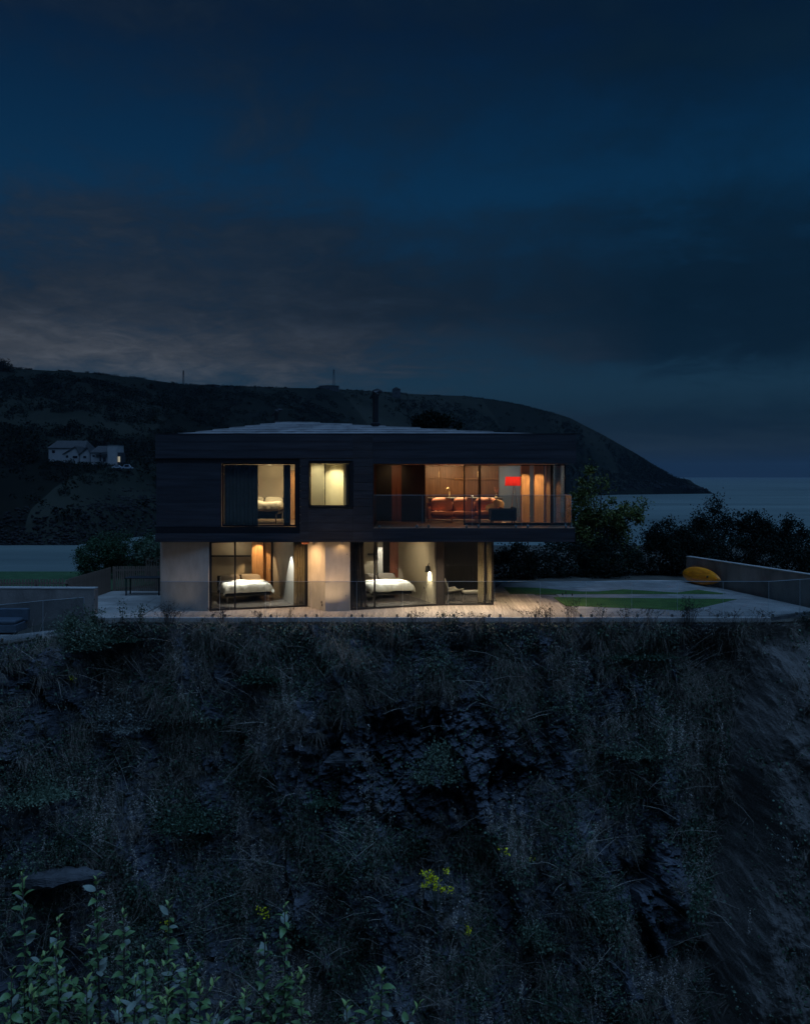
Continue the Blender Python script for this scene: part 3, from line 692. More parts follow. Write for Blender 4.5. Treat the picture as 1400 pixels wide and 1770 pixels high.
# living glazing
YG = 32.95
def glz(px0, px1, name='sliding_door'):
    x0, x1 = PX(px0, YG), PX(px1, YG); z0, z1 = zF+.002, 5.38
    f = MB().box(x0, x0+.045, YG, YG+.06, z0, z1).box(x1-.045, x1, YG, YG+.06, z0, z1).box(x0+.046, x1-.046, YG, YG+.06, z0, z0+.10).box(x0+.046, x1-.046, YG, YG+.06, z1-.04, z1).build(name, M['black'], house)
    MB().box(x0+.047, x1-.047, YG+.02, YG+.034, z0+.102, z1-.042).build('pane', M['glass'], f)
glz(801.5, 828.5); glz(829, 953.5); glz(954, 978)
pn = MB().box(6.05, 6.064, YG+.07, 38.5, zF+.01, 5.38).build('window', M['glass'], house)
MB().box(6.03, 6.09, 35.6, 35.68, zF, 5.38).build('frame', M['black'], pn)
# fascia lining over the balcony, soffit under the upper floor
MB().box(X_(645)+.02, xr-.26, Y0+.285, 32.94, zFas+.012, zFas+.05).build('balcony_soffit', M['clad'], house)
soff = MB().box(xl+.02, X_(994), Y0+.03, 33.4, zS-.002, zS+.011).build('soffit', M['clad'], house)
bal = [(X_(646), Y0+.012), (PX(730.5, Y0), Y0+.012), (PX(816.6, Y0), Y0+.012), (PX(902, Y0), Y0+.012), (PX(988, Y0), Y0+.012), (PX(988, Y0), 32.9)]
balustrade('glass_balustrade', 'clear glass balustrade along the balcony of the upper living room', bal, zF, Z_(856))

# ground floor
zc1 = zS-.004
MB().prism([(-9.05,32.25),(-7.1,31.7),(-3.69,32.80),(-2.91,31.72),(-1.99,31.86),(1.2,33.07),(3.38,33.2),(3.38,36.9),(-9.05,40.9)], -.18, .025).build('ground_floor_slab', M['tilefloor'], house)
MB().prism([(-9.0,32.6),(-7.1,32.1),(-3.69,33.1),(-2.0,32.3),(1.2,33.3),(3.3,33.5),(3.3,36.9),(-9.0,40.8)], zc1-.05, zc1-.004).build('ceiling', M['white'], house)
MB().prism([(-9.08,32.2),(-7.16,31.66),(-7.10,31.92),(-8.85,32.42),(-8.85,41.0),(-9.08,41.0)], -.2, zc1).build('concrete_wall', M['concrete'], house, bevel=.012)
MB().prism([(-3.67,32.78),(-2.91,31.66),(-2.01,31.80),(-2.0,33.3),(-3.45,33.9)], -.2, zc1).build('concrete_pier', M['concrete'], house, bevel=.012)
for (a, b) in (((553,1008),(3)),): pass
def glazing(a, b, posts, z0=.026, z1=zc1-.003, fw=.05):
    A = Vector(a); B = Vector(b); d = (B-A).normalized(); Lg = (B-A).length; n_ = Vector((-d.y, d.x))
    f = MB()
    def seg(s0, s1, za, zb, t=.07, off=0): f.wall(A+d*s0+n_*off, A+d*s1+n_*off, za, zb, t)
    seg(0, Lg, z0, z0+.04); seg(0, Lg, z1-.04, z1)
    ps = []
    for s, w_ in posts:
        seg(s-w_/2, s+w_/2, z0+.041, z1-.041, .069, .0005); ps.append((s-w_/2, s+w_/2))
    fr = f.build('window', M['black'], house)
    for (p0, p1), (q0, q1) in zip(ps[:-1], ps[1:]):
        MB().wall(A+d*(p1+.002)+n_*.03, A+d*(q0-.002)+n_*.03, z0+.042, z1-.042, .012).build('pane', M['glass'], fr)
def along(a, b, px):     # distance along a-b where the line of sight of a photo column crosses it
    A = Vector(a); B = Vector(b); k_ = (px-700)/F; d = B-A
    t = (k_*A.y-A.x)/(d.x-k_*d.y); return t*d.length
g1a, g1b = (-7.14, 31.70), (-3.69, 32.77)
glazing(g1a, g1b, [(.04, .08), (along(g1a, g1b, 406.5), .06), (along(g1a, g1b, 529), .07)])
g2a, g2b = (-1.99, 31.90), (1.24, 33.06)
L2 = (Vector(g2b)-Vector(g2a)).length
glazing(g2a, g2b, [(.03, .06), (along(g2a, g2b, 648), .05), (L2-.02, .04)])
MB().prism([(PX(755.5,33.06),33.05),(PX(767,33.08),33.07),(PX(767,33.08),33.4),(PX(755.5,33.06),33.4)], 0, zc1).build('post', M['frame'], house, bevel=.006)
g3a, g3b = (PX(767,33.1)+.005, 33.09), (3.39, 33.20); L3 = (Vector(g3b)-Vector(g3a)).length
glazing(g3a, g3b, [(.02, .04), (along(g3a, g3b, 838), .06), (L3-.03, .06)])
glazing((3.39, 33.28), (3.39, 36.8), [(.03, .06), (1.7, .06), (3.48, .06)])
# ground floor room linings
MB().box(-8.84, PX(437, 36.6), 36.6, 36.75, .026, zc1-.052).build('partition_wall', M['plaster'], house)
MB().box(PX(437, 36.2), PX(456, 36.2), 36.0, 36.75, .026, zc1-.052).build('oak_cupboard', M['wood'], house, bevel=.004)
dr = MB().box(PX(456, 36.3)+.003, PX(468, 36.3), 36.3, 36.36, .026, zc1-.052).build('interior_door', M['wood'], house)
MB().box(PX(465.5,36.3), PX(467.5,36.3), 36.24, 36.299, 1.02, 1.05).build('handle', M['steel'], dr)
MB().box(PX(468, 36.5), PX(473, 36.5), 36.5, 36.7, .026, zc1-.052).build('partition_wall', M['darkwall'], house)  # dark strip, paints the shade of the gap beside the door
MB().wall((PX(472, 36.3), 36.3), (PX(508, 33.05), 33.05), .026, zc1-.052, .12).build('partition_wall', M['greywall'], house)
MB().box(-1.98, PX(653, 36.6), 36.6, 36.75, .026, zc1-.052).build('partition_wall', M['plaster'], house)
MB().box(PX(653, 36.2), PX(661.5, 36.2), 36.2, 36.75, .026, zc1-.052).build('partition_wall', M['white'], house)
MB().box(PX(661.5, 37.2), PX(674.5, 37.2), 37.2, 37.3, .026, zc1-.052).build('partition_wall', M['darkwall'], house)  # dark sheet, its colour stands in for the unlit corridor opening
dr = MB().box(PX(674, 36.7), PX(689, 36.7), 36.7, 36.78, .026, zc1-.052).build('interior_door', M['redwood'], house)
MB().box(PX(685.5,36.7), PX(688,36.7), 36.64, 36.699, 1.02, 1.05).build('handle', M['steel'], dr)
MB().wall((PX(755, 33.42), 33.42), (PX(689.5, 36.9), 36.9), .026, zc1-.052, .1).build('partition_wall', M['plaster'], house)
MB().box(PX(755,33.42)+.16, 3.33, 36.5, 36.6, .026, zc1-.052).build('partition_wall', M['darkwall'], house)
MB().box(-3.4, -1.99, 33.95, 36.7, .026, zc1-.052).build('partition_wall', M['darkwall'], house)
for x0, x1, py, yw in ((365, 433, 961, 36.6), (636, 652, 958, 36.6)):
    box('wall_shelf', M['frame'], house, PX(x0, 36.5), PX(x1, 36.5), 36.36, 36.598, H-(py-822)*36.5/F-.03, H-(py-822)*36.5/F+.03)

# roof
apex = Vector((PX(500, 37), 37, H+93*37/F)); zr = zT-.10
cs = [Vector((xl+.06, Y0+.32, zr)), Vector((xr-.06, Y0+.32, zr)), Vector((xr-.06, YB+.16, zr)), Vector((xl+.06, YB+.16, zr))]
roof = MB().add([*cs, apex-Vector((0,0,.02))], [(0,1,4),(1,2,4),(2,3,4),(3,0,4),(0,3,2,1)]).build('roof', M['slate'], house)
MB().box(xl-.004, xr+.004, Y0-.012, Y0+.30, zT+.001, zT+.022).build('eaves_flashing', M['black'], roof)
ncs = 8
for k in range(ncs):
    t0, t1 = k/ncs, min(1, (k+1.35)/ncs)
    m0 = MB()
    L0, R0 = cs[0].lerp(apex, t0), cs[1].lerp(apex, t0); L1, R1 = cs[0].lerp(apex, t1), cs[1].lerp(apex, t1)
    ln = R0.x-L0.x; ns = max(1, int(ln/.45)); off = (.5 if k % 2 else 0)
    for q in range(-1, ns+1):
        a, b = L0.x+(q+off)*ln/ns+.003, L0.x+(q+1+off)*ln/ns-.003
        a0, b0 = max(a, L0.x), min(b, R0.x); a1, b1 = min(max(a, L1.x), R1.x), max(min(b, R1.x), L1.x)
        if b0-a0 < .03: continue
        h = .045+random.uniform(0, .010)
        vs = [(a0, L0.y, L0.z+.0), (b0, L0.y, L0.z), (b1, L1.y, L1.z), (a1, L1.y, L1.z), (a0, L0.y, L0.z+h+.014), (b0, L0.y, L0.z+h+.014), (b1, L1.y, L1.z+.004), (a1, L1.y, L1.z+.004)]
        m0.add(vs, [(4,5,6,7),(0,1,5,4),(1,2,6,5),(3,0,4,7)])
    if m0.v: m0.build('slate_course', M['slate'], roof)
# flues
def flue(px, y, pyb, pyt, r, name='flue'):
    x = PX(px, y); zb, zt_ = H-(pyb-822)*y/F, H-(pyt-822)*y/F
    f = MB().lathe([(r*1.7,zb-.2),(r*1.7,zb+.12),(r,zb+.16),(r,zt_-.32),(r*1.12,zt_-.32),(r*1.12,zt_-.24),(r,zt_-.24),(r,zt_-.16)], 14, (x,y,0)).build(name, M['black'], house, smooth=False)
    c = MB().tube([(x,y,zt_-.20),(x+.02,y,zt_-.08),(x+.12,y,zt_-.02),(x+.26,y,zt_+.0)], [r*1.1,r*1.6,r*1.2,r*.3], 10).tube([(x-.24,y,zt_-.30),(x-.02,y,zt_-.16)], [.03,r*1.2], 8).build('cowl', M['black'], f)
flue(649, 35.2, 737, 676, .12); flue(478, 39.6, 733, 708, .085)
# small box by the eaves
MB().box(X_(629), X_(637), Y0+.33, Y0+.45, zT-.06, zT+.045).build('roof_vent', M['black'], roof)
# soffit bracket seen at the pier
MB().box(PX(522,32.2), PX(534,32.2), 32.1, 32.3, zS-.12, zS-.003).build('soffit_bracket', M['redwood'], house)
# tie holes in the concrete
for px, py, yy in ((580,945,31.745),(600,958,31.775),(575,1010,31.735),(598,1030,31.77)): 
    p = P(px, py, yy-.005); MB().tube([p, p+Vector((0,.012,0))], .016, 8).build('tie_hole', M['frame'], house)

# lights in the ceilings and under the soffit and some added to brighten single places
def spot(name, loc, tgt, w_, ang, col=(1,.72,.42), blend=.5, r=.03):
    l = bpy.data.lights.new(name, 'SPOT'); o = bpy.data.objects.new(name, l); COL.objects.link(o)
    l.energy = w_*5.2; l.spot_size = R(ang); l.spot_blend = blend; l.color = col; l.shadow_soft_size = r
    o.location = loc; o.rotation_euler = (Vector(tgt)-Vector(loc)).to_track_quat('-Z', 'Y').to_euler()
    o.parent = house; o.matrix_parent_inverse = WORLD_EMPTIES[house.name]
    fx = MB().lathe([(.045,.0),(.05,-.012),(.03,-.014)], 12, loc).build('downlight_ring', M['steel'], house)
    return o
WARM = (1, .62, .30); MIDW = (1, .80, .52); NEUT = (1, .90, .74)
# ground floor
spot('downlight', (PX(415,34.2), 34.2, 2.47), (PX(425,34.0), 34.0, .5), 130, 62, NEUT, .25)
spot('downlight', (PX(446,35.6), 35.55, 2.47), (PX(446,36), 36.02, .6), 44, 75, WARM, .3)
spot('downlight', (PX(504,33.3)-.40, 33.15, 2.47), (PX(502,33.5), 33.5, .3), 90, 50, (1,.95,.85), .12)
spot('downlight', (PX(405,35.8), 35.8, 2.47), (PX(400,36.6), 36.6, 1.0), 5, 140, MIDW, 1.0)
spot('downlight', (PX(662,34.3), 34.2, 2.47), (PX(665,34.2), 34.1, .5), 110, 64, NEUT, .25)
spot('downlight', (PX(657,35.6), 35.6, 2.47), (PX(657,36.2), 36.2, 1.0), 22, 60, NEUT, .3)
spot('downlight', (PX(690,34.2), 33.7, 2.47), (PX(715,35), 35.0, .6), 17, 150, MIDW, 1.0, .1)
spot('downlight', (2.5, 33.9, 2.47), (2.6, 33.9, .3), 60, 150, MIDW, 1.0)
spot('downlight', (-3.95, 31.75, zS-.006), (-3.2, 32.1, .9), 46, 130, WARM, 1.0, .06)
spot('downlight', (-4.5, 31.95, zS-.006), (-3.2, 32.2, 1.0), 40, 120, WARM, 1.0, .06)
spot('downlight', (-2.3, 31.56, zS-.006), (-2.4, 31.60, .2), 4, 150, WARM, 1.0, .05)
def add_fill_uplight(x, y, tgt, w_, col):      # added upward spot at deck level, brightens the concrete
    l = bpy.data.lights.new('added_uplight', 'SPOT'); o = bpy.data.objects.new('added_uplight', l); COL.objects.link(o)
    l.energy = w_; l.spot_size = R(95); l.spot_blend = 1.0; l.color = col; l.shadow_soft_size = .03; o.location = (x, y, .03)
    o.rotation_euler = (Vector(tgt)-Vector((x, y, .03))).to_track_quat('-Z', 'Y').to_euler(); o.parent = house; o.matrix_parent_inverse = WORLD_EMPTIES[house.name]
    MB().lathe([(.0,.004),(.03,.004),(.045,.008),(.05,.002)], 12, (x,y,0)).build('added_uplight_ring', M['steel'], house)
add_fill_uplight(-2.62, 30.75, (-2.62, 31.8, 1.75), 135, (1,.66,.36))
add_fill_uplight(-8.3, 30.6, (-8.2, 32.0, 1.5), 16, (1,.78,.55))
spot('downlight', (.6, 31.9, zS-.006), (.7, 31.4, 0), 130, 150, (1,.78,.54), .8)
spot('downlight', (2.6, 31.9, zS-.006), (2.6, 31.4, 0), 105, 150, (1,.78,.54), .8)
spot('downlight', (-5.2, 31.75, zS-.006), (-5.2, 31.2, 0), 75, 150, (1,.74,.48), .8)
spot('downlight', (4.6, 32.6, zS-.006), (4.9, 32.6, 0), 120, 140, (1,.70,.42), .8)  # added soffit spot standing in for window glow on the side deck
# upper floor
spot('downlight', (-5.2, 34.2, 5.38), (-5.3, 35.0, 3.8), 48, 110, MIDW, .6)
spot('downlight', (-5.6, 35.8, 5.38), (-5.4, 37.5, 4.2), 21, 140, (1,.76,.44), 1.0)
spot('downlight', (-4.7, 36.8, 5.38), (-4.8, 37.5, 4.2), 12, 90, WARM, 1.0)
spot('downlight', (PX(580,33.2), 33.2, 5.38), (PX(580,33.7), 33.75, 4.3), 26, 105, (1,.85,.52), .55)
spot('downlight', (PX(548,32.6), 32.6, 5.38), (PX(548,33), 33.2, 4.3), 10, 130, (1,.85,.52), .6)
for px in (758, 795, 832, 858): spot('downlight', (PX(px,35.7), 35.32, 5.38), (PX(px,35.2), 35.02, 3.9), 330, 26, (1,.74,.42), .6)
for px in (775, 840): spot('downlight', (PX(px,33.6), 33.5, 5.38), (PX(px,34.5), 34.6, 3.6), 4, 80, WARM, .9)
for px in (748, 782, 845): spot('downlight', (PX(px,37.3), 37.2, 5.38), (PX(px,39.4), 39.5, 3.9), 26, 110, (1,.64,.32), 1.0, .08)
spot('downlight', (4.9, 38.3, 5.38), (4.9, 39.5, 4.2), 5, 130, (.85,.95,1), 1.0)  # added cool spot to brighten the slate blue wall
spot('downlight', (-.5, 34.6, 5.38), (-.5, 36, 4.2), 7, 110, WARM, 1.0)  # added weak spot to brighten the reddish door
spot('downlight', (PX(780,38.0), 37.7, 5.38), (PX(780,38.0), 37.9, 3.99), 60, 60, MIDW, .4)
spot('downlight', (PX(835,38.0), 37.7, 5.38), (PX(835,38.0), 37.9, 3.99), 60, 60, MIDW, .4)
for px in (908, 933): spot('downlight', (PX(px,34.3), 34.35, 5.38), (PX(px,35), 35.0, 3.9), 27, 80, WARM, .4)
spot('downlight', (2.0, 33.3, 5.36), (2.0, 33.5, 3.1), 16, 120, WARM, .7)

# ------------------------------------------------------------------ furniture
def cloth_grid(w_, l_, drop, top, nx=30, ny=30, seed=0, thick=.035):
    vs = []; hw, hl = w_/2, l_/2
    for j in range(ny+1):
        for i in range(nx+1):
            u = -1+2*i/nx; v = -1+2*j/ny
            x = u*(hw+drop); y = v*(hl+drop)
            ex = max(0, abs(x)-hw); ey = max(0, abs(y)-hl)
            e = math.hypot(ex, ey)
            xx = math.copysign(min(abs(x), hw)+ex*.28, x); yy = math.copysign(min(abs(y), hl)+ey*.28, y)
            q = Vector((x*1.6, y*1.6, seed))
            z = top-e*.93+.075*noise.fractal(q, .9, 2, 4)*(1 if e < .01 else .6)
            f = .05*math.sin(9*(x if ey > ex else y)+3*noise.noise(q))*min(1, e/.15)
            if ey > ex: yy += math.copysign(f, y)
            else: xx += math.copysign(f, x) if e > 0 else 0
            z += .09*(1-abs(u)**3)*(1-abs(v)**3)
            vs.append((xx, yy, z))
    return vs, [(j*(nx+1)+i, j*(nx+1)+i+1, (j+1)*(nx+1)+i+1, (j+1)*(nx+1)+i) for j in range(ny) for i in range(nx)]
def bed(label, loc, rz, w_, l_, duv, pil, hh=.30, group=None, seed=0, drop=.26):
    t = thing('bed', label, 'bed', loc, rz, group)         # foot towards -y
    hw, hl = w_/2, l_/2
    MB().box(-hw, hw, -hl, hl, hh-.10, hh).build('bed_frame', M['frame'], t, bevel=.01)
    MB().box(-hw-.03, hw+.03, hl+.005, hl+.06, .1, hh+.50).build('headboard', M['frame'], t, bevel=.015)
    for sx in (-1, 1):
        for sy in (-1, 1): MB().tube([(sx*(hw-.08), sy*(hl-.1), 0), (sx*(hw-.08), sy*(hl-.1), hh-.101)], .025, 8).build('leg', M['steel'], t)
    MB().puff((0, 0, hh+.12), (hw-.02, hl-.02, .115), .3, .15, 28, 8).build('mattress', M[pil], t, smooth=True)
    vs, fs = cloth_grid(w_, l_*.70, drop, hh+.29, seed=seed)
    d = MB().add([(x, y-l_*.16, z) for x, y, z in vs], fs).build('duvet', M[duv], t, smooth=True)
    so = d.modifiers.new('thick', 'SOLIDIFY'); so.thickness = .05; so.offset = 0
    sb = d.modifiers.new('soft', 'SUBSURF'); sb.levels = 1; sb.render_levels = 1
    for sx in (-1, 1):
        p = MB().puff((0, 0, 0), (w_*.235, .24, .105), .75, .45, 22, 10).build('pillow', M[pil], t, smooth=True)
        p.location = (sx*w_*.245, hl-.26, hh+.36); p.rotation_euler = (R(38), R(3*sx), R(4*sx))
    return t
bed('bed with bright white duvet and grey pillows in the left ground floor bedroom', (PX(420,34.55), 34.75, .026), R(20), 1.75, 2.1, 'linen', 'greylinen', .34, seed=1)
bed('bed with white duvet beside dark curtain in the right ground floor bedroom', (PX(663,34.8), 34.95, .026), R(20), 1.65, 2.1, 'linen', 'greylinen', .36, seed=5)
bed('bed with puffy cream bedding in the upstairs bedroom window', (-5.78, 34.9, zF), 0, 1.6, 2.0, 'creamlinen', 'creamlinen', .47, seed=9, drop=.24)

def curtain(label, a, b, z0, z1, m, folds, amp=.05, flare=0.0, seed=0):
    A = Vector(a); B = Vector(b); d = (B-A); n_ = Vector((-d.y, d.x)).normalized(); ns = folds*8; nz = 10
    vs = []
    for j in range(nz+1):
        for i in range(ns+1):
            s = i/ns; tz = j/nz
            ph = folds*2*math.pi*s+.8*math.sin(5*s+seed)
            am = amp*(1+.35*math.sin(11*s+seed)*(1-tz))
            p = A+d*s*(1+flare*(1-tz)**2)+n_*(am*math.sin(ph+.25*math.sin(3*tz+seed)))
            vs.append((p.x, p.y, z0+(z1-z0)*tz))
    fs = [(j*(ns+1)+i, j*(ns+1)+i+1, (j+1)*(ns+1)+i+1, (j+1)*(ns+1)+i) for j in range(nz) for i in range(ns)]
    t = thing('curtain', label, 'curtain', (A.x, A.y, z0), world=True)
    o = MB().add(vs, fs).build('curtain_fabric', M[m], t, smooth=True)
    so = o.modifiers.new('thick', 'SOLIDIFY'); so.thickness = .006
    MB().tube([(A.x, A.y, z1+.012), (B.x, B.y, z1+.012)], .01, 6).build('curtain_rail', M['black'], t)
curtain('wide dark pleated curtain drawn across the upstairs bedroom window', (PX(388,31.85),31.85), (PX(446,31.85),31.85), zF+.02, 5.34, 'curtain_dark', 9)
curtain('narrow dark curtain bunched at right of the upstairs bedroom window', (PX(490,31.85),31.85), (PX(502,31.85),31.85), zF+.02, 5.34, 'curtain_dark', 3, .045, seed=2)
curtain('tan curtain next to the concrete pier in the left ground floor bedroom', (PX(508,32.85),32.85), (PX(527,32.98),32.98), .04, 2.45, 'curtain_tan', 4, .045, seed=3)
curtain('dark grey curtain at the left end of the right ground floor bedroom', (PX(608.5,32.15),32.15), (PX(629,32.4),32.4), .04, 2.45, 'curtain_dark', 4, .05, .35, seed=4)
curtain('cream curtain left of the black post at the ground floor corner', (PX(826,33.55),33.55), (PX(837,33.55),33.55), .04, 2.45, 'curtain_cream', 3, .035, seed=5)
curtain('cream curtain at the outermost right corner of the ground floor', (PX(841,33.45),33.45), (PX(851.5,33.45),33.45), .04, 2.45, 'curtain_cream', 3, .035, seed=6)

def sofa():
    x0, x1 = PX(738, 34.5), PX(868, 34.5); w_ = x1-x0; cx_ = (x0+x1)/2
    t = thing('sofa', 'long rust orange sofa with three back cushions in the upper living room', 'sofa', (cx_, 34.75, zF))
    hw = w_/2
    MB().box(-hw+.05, hw-.05, -.48, .42, .16, .28).build('sofa_frame', M['sofa'], t, bevel=.03, seg=3)
    MB().box(-hw+.02, hw-.02, .34, .50, .17, .80).build('backrest', M['sofa'], t, bevel=.05, seg=3)
    for sx in (-1, 1): MB().puff((sx*(hw-.07), -.02, .40), (.09, .48, .24), .35, .3, 20, 10).build('armrest', M['sofa'], t, smooth=True)
    cw = (w_-.32)/3
    for k in range(3):
        xc = -hw+.16+cw*(k+.5)
        MB().puff((xc, -.12, .37), (cw*.5, .42, .105), .45, .25, 24, 10).build('seat_cushion', M['sofa'], t, smooth=True)
        p = MB().puff((0, 0, 0), (cw*.495, .13, .30), .55, .42, 24, 10).build('back_cushion', M['sofa'], t, smooth=True)
        p.location = (xc, .22, .70); p.rotation_euler = (R(-12), R(random.uniform(-2, 2)), 0)
    for sx in (-.95, -.33, .33, .95):
        MB().tube([(sx*hw, -.40, .17), (sx*hw*1.01, -.43, 0)], [.025, .016], 8).build('leg', M['wood'], t)
        MB().tube([(sx*hw, .40, .17), (sx*hw*1.01, .43, 0)], [.025, .016], 8).build('leg', M['wood'], t)
sofa()
def cushion(label, loc, rot, m, s=.24):
    o = MB().puff((0, 0, 0), (s, .09, s), .75, .5, 20, 10).build('cushion', M[m], None, smooth=True); o.location = loc; o.rotation_euler = rot
    tag(o, label, 'cushion', 'scatter cushions on the sofa')
cushion('ochre scatter cushion at the right end of the rust sofa', (PX(862,34.5), 34.72, zF+.70), (R(-18), R(16), R(10)), 'cushion_ochre')
cushion('yellow cushion leaning low beside the armchair on the sofa', (PX(848,34.4), 34.45, zF+.58), (R(-30), R(-20), R(-8)), 'cushion_ochre', .20)
t = thing('armchair', 'charcoal armchair with its side to the window in front of the sofa', 'armchair', (PX(868,33.75), 33.75, zF))
MB().box(-.46, .46, -.38, .40, .16, .34).build('seat_frame', M['char'], t, bevel=.04, seg=3)
for sy in (-.36, .36): MB().box(-.5, .44, sy-.07, sy+.07, .15, .60).build('armrest', M['char'], t, bevel=.04, seg=3)
MB().box(.36, .52, -.40, .42, .15, .66).build('backrest', M['char'], t, bevel=.05, seg=3)
MB().puff((-.04, 0, .40), (.42, .29, .09), .45, .25).build('seat_cushion', M['char'], t, smooth=True)
for sx in (-.4, .42):
    for sy in (-.34, .36): MB().tube([(sx, sy, .16), (sx*1.03, sy, 0)], [.025, .018], 8).build('leg', M['frame'], t)

isl = thing('kitchen_island', 'kitchen island with pale worktop behind the sofa', 'kitchen island', (PX(803,38), 38, zF), world=True)
MB().box(PX(742,37.6), PX(868,37.6), 37.6, 38.5, zF+.002, zF+.88).build('island_body', M['wood_dark'], isl, bevel=.004)
MB().box(PX(740,37.6), PX(870,37.6), 37.55, 38.55, zF+.882, zF+.925).build('worktop', M['worktop'], isl, bevel=.006)
fx, fz = PX(777,37.9), zF+.926
fo = MB().tube([(fx,37.9,fz),(fx,37.9,fz+.34),(fx-.02,37.9,fz+.40),(fx-.07,37.9,fz+.43),(fx-.13,37.9,fz+.41),(fx-.15,37.9,fz+.36),(fx-.15,37.9,fz+.32)], .017, 10).build('tap', M['brass'], None, smooth=True)
tag(fo, 'tall curved brass tap standing on the kitchen island', 'tap')
vt = thing('vase', 'small vase with dried flowers at the right end of the island', 'vase', (PX(858,37.9), 37.9, zF+.926))
MB().lathe([(.0,0),(.05,0),(.07,.07),(.05,.15),(.03,.19),(.036,.21)], 16).build('vase_body', M['brass'], vt, smooth=True)
fl = MB()
for k in range(14):
    a = k*2.4; r = .03+.09*random.random(); z = .26+.17*random.random(); fl.tube([(0,0,.18),(r*math.cos(a),r*math.sin(a),z)], .004, 4); fl.puff((r*math.cos(a),r*math.sin(a),z), (.022,.022,.022), 1, 1, 6, 4)
fl.build('flowers', M['redwood'], vt)
o = MB().lathe([(0,0),(.05,0),(.062,.11),(.055,.11),(.045,.012),(0,.012)], 16).build('cup', M['white_item'], None, smooth=True); o.location = (PX(816,37.7), 37.68, zF+.926); tag(o, 'small white cup on the island above the sofa', 'cup')

def red_lamp():
    x, y = PX(888, 36.4), 36.4
    t = thing('floor_lamp', 'floor lamp with glowing red drum shade on thin tripod legs', 'lamp', (x, y, zF))
    zt_, zb = H-2*36.4/F-zF, H-17.5*36.4/F-zF
    n = 40; prof = []
    MB().add([((r_+(.006 if k % 2 else -.006))*math.cos(2*math.pi*k/72), (r_+(.006 if k % 2 else -.006))*math.sin(2*math.pi*k/72), z_) for r_, z_ in ((.365,zb),(.335,zt_)) for k in range(72)], [(k, (k+1)%72, 72+(k+1)%72, 72+k) for k in range(72)]).build('lamp_shade', M['shade'], t)
    MB().tube([(0,0,zb+.22),(0,0,zb-.08)], .012, 8).build('stem', M['steel'], t)
    for k in range(3):
        a = R(90+120*k+18); MB().tube([(.03*math.cos(a), .03*math.sin(a), zb-.05), (.24*math.cos(a), .24*math.sin(a), 0)], .010, 6).build('leg', M['steel'], t)
    l = bpy.data.lights.new('lamp_bulb', 'POINT'); lo = bpy.data.objects.new('lamp_bulb', l); COL.objects.link(lo); l.energy = 8; l.color = (1,.6,.35); l.shadow_soft_size = .04
    lo.parent = t; lo.location = (0, 0, zb+.24)
red_lamp()
def reading_lamp():
    x, y = PX(733, 33.95), 33.72
    t = thing('floor_lamp', 'reading floor lamp with dark shade on tripod legs in the right bedroom', 'lamp', (x, y, .026))
    hd = Vector((.14, .05, 1.30))
    MB().lathe([(.115,-.12),(.085,.10),(.03,.12),(.0,.12),(.0,.115),(.08,.095),(.11,-.12)], 20, hd).build('lamp_shade', M['black'], t, smooth=True)
    MB().tube([hd+Vector((0,0,.12)), hd+Vector((.05,0,.22))], .014, 8).build('switch_stem', M['black'], t)
    MB().tube([hd+Vector((.03,0,.06)), hd+Vector((.17,0,-.02)), hd+Vector((.24,0,-.22)), hd+Vector((.10,.0,-.5)), (.0,0,.52)], .008, 6).build('arm', M['black'], t)
    for k in range(3):
        a = R(80+120*k); MB().tube([(0,0,.62), (.24*math.cos(a), .24*math.sin(a), 0)], .008, 6).build('leg', M['steel'], t)
    l = bpy.data.lights.new('lamp_bulb', 'SPOT'); lo = bpy.data.objects.new('lamp_bulb', l); COL.objects.link(lo); l.energy = 210; l.color = (1,.82,.55); l.shadow_soft_size = .04
    l.spot_size = R(100); l.spot_blend = .35
    lo.parent = t; lo.location = hd+Vector((.02,0,-.11)); lo.rotation_euler = (R(14), R(-42), 0)
reading_lamp()
# sun room lounge chair and stool
t = thing('lounge_chair', 'low upholstered lounge chair on wire legs in the glazed corner room', 'chair', (PX(780,34.4), 34.4, .026), R(115))
vs = []; nx, ny = 12, 16
for j in range(ny+1):
    s = j/ny
    if s < .5: yy, zz = -.36+.72*(s/.5)*.9, .40-.05*(s/.5)
    else: q = (s-.5)/.5; yy, zz = .29+.22*q, .35+.55*q
    for i in range(nx+1):
        u = -1+2*i/nx; vs.append((u*.36*(1-.12*s), yy-.05*u*u*(s > .5), zz+.09*u*u*(1-.4*s)))
o = MB().add(vs, [(j*(nx+1)+i, j*(nx+1)+i+1, (j+1)*(nx+1)+i+1, (j+1)*(nx+1)+i) for j in range(ny) for i in range(nx)]).build('seat_shell', M['greylinen'], t, smooth=True)
o.modifiers.new('thick', 'SOLIDIFY').thickness = .06
for sx in (-1, 1):
    MB().tube([(sx*.24,-.22,.38),(sx*.33,-.34,0)], .010, 6).build('leg', M['steel'], t); MB().tube([(sx*.24,.22,.36),(sx*.33,.36,0)], .010, 6).build('leg', M['steel'], t)
t = thing('footstool', 'padded footstool on thin wire legs beside the lounge chair', 'stool', (PX(814,33.9), 33.9, .026), R(8))
MB().puff((0,0,.39), (.34,.26,.055), .4, .3).build('seat', M['greylinen'], t, smooth=True)
for sx in (-1, 1):
    for sy in (-1, 1): MB().tube([(sx*.22,sy*.16,.35),(sx*.30,sy*.20,0)], .010, 6).build('leg', M['steel'], t)

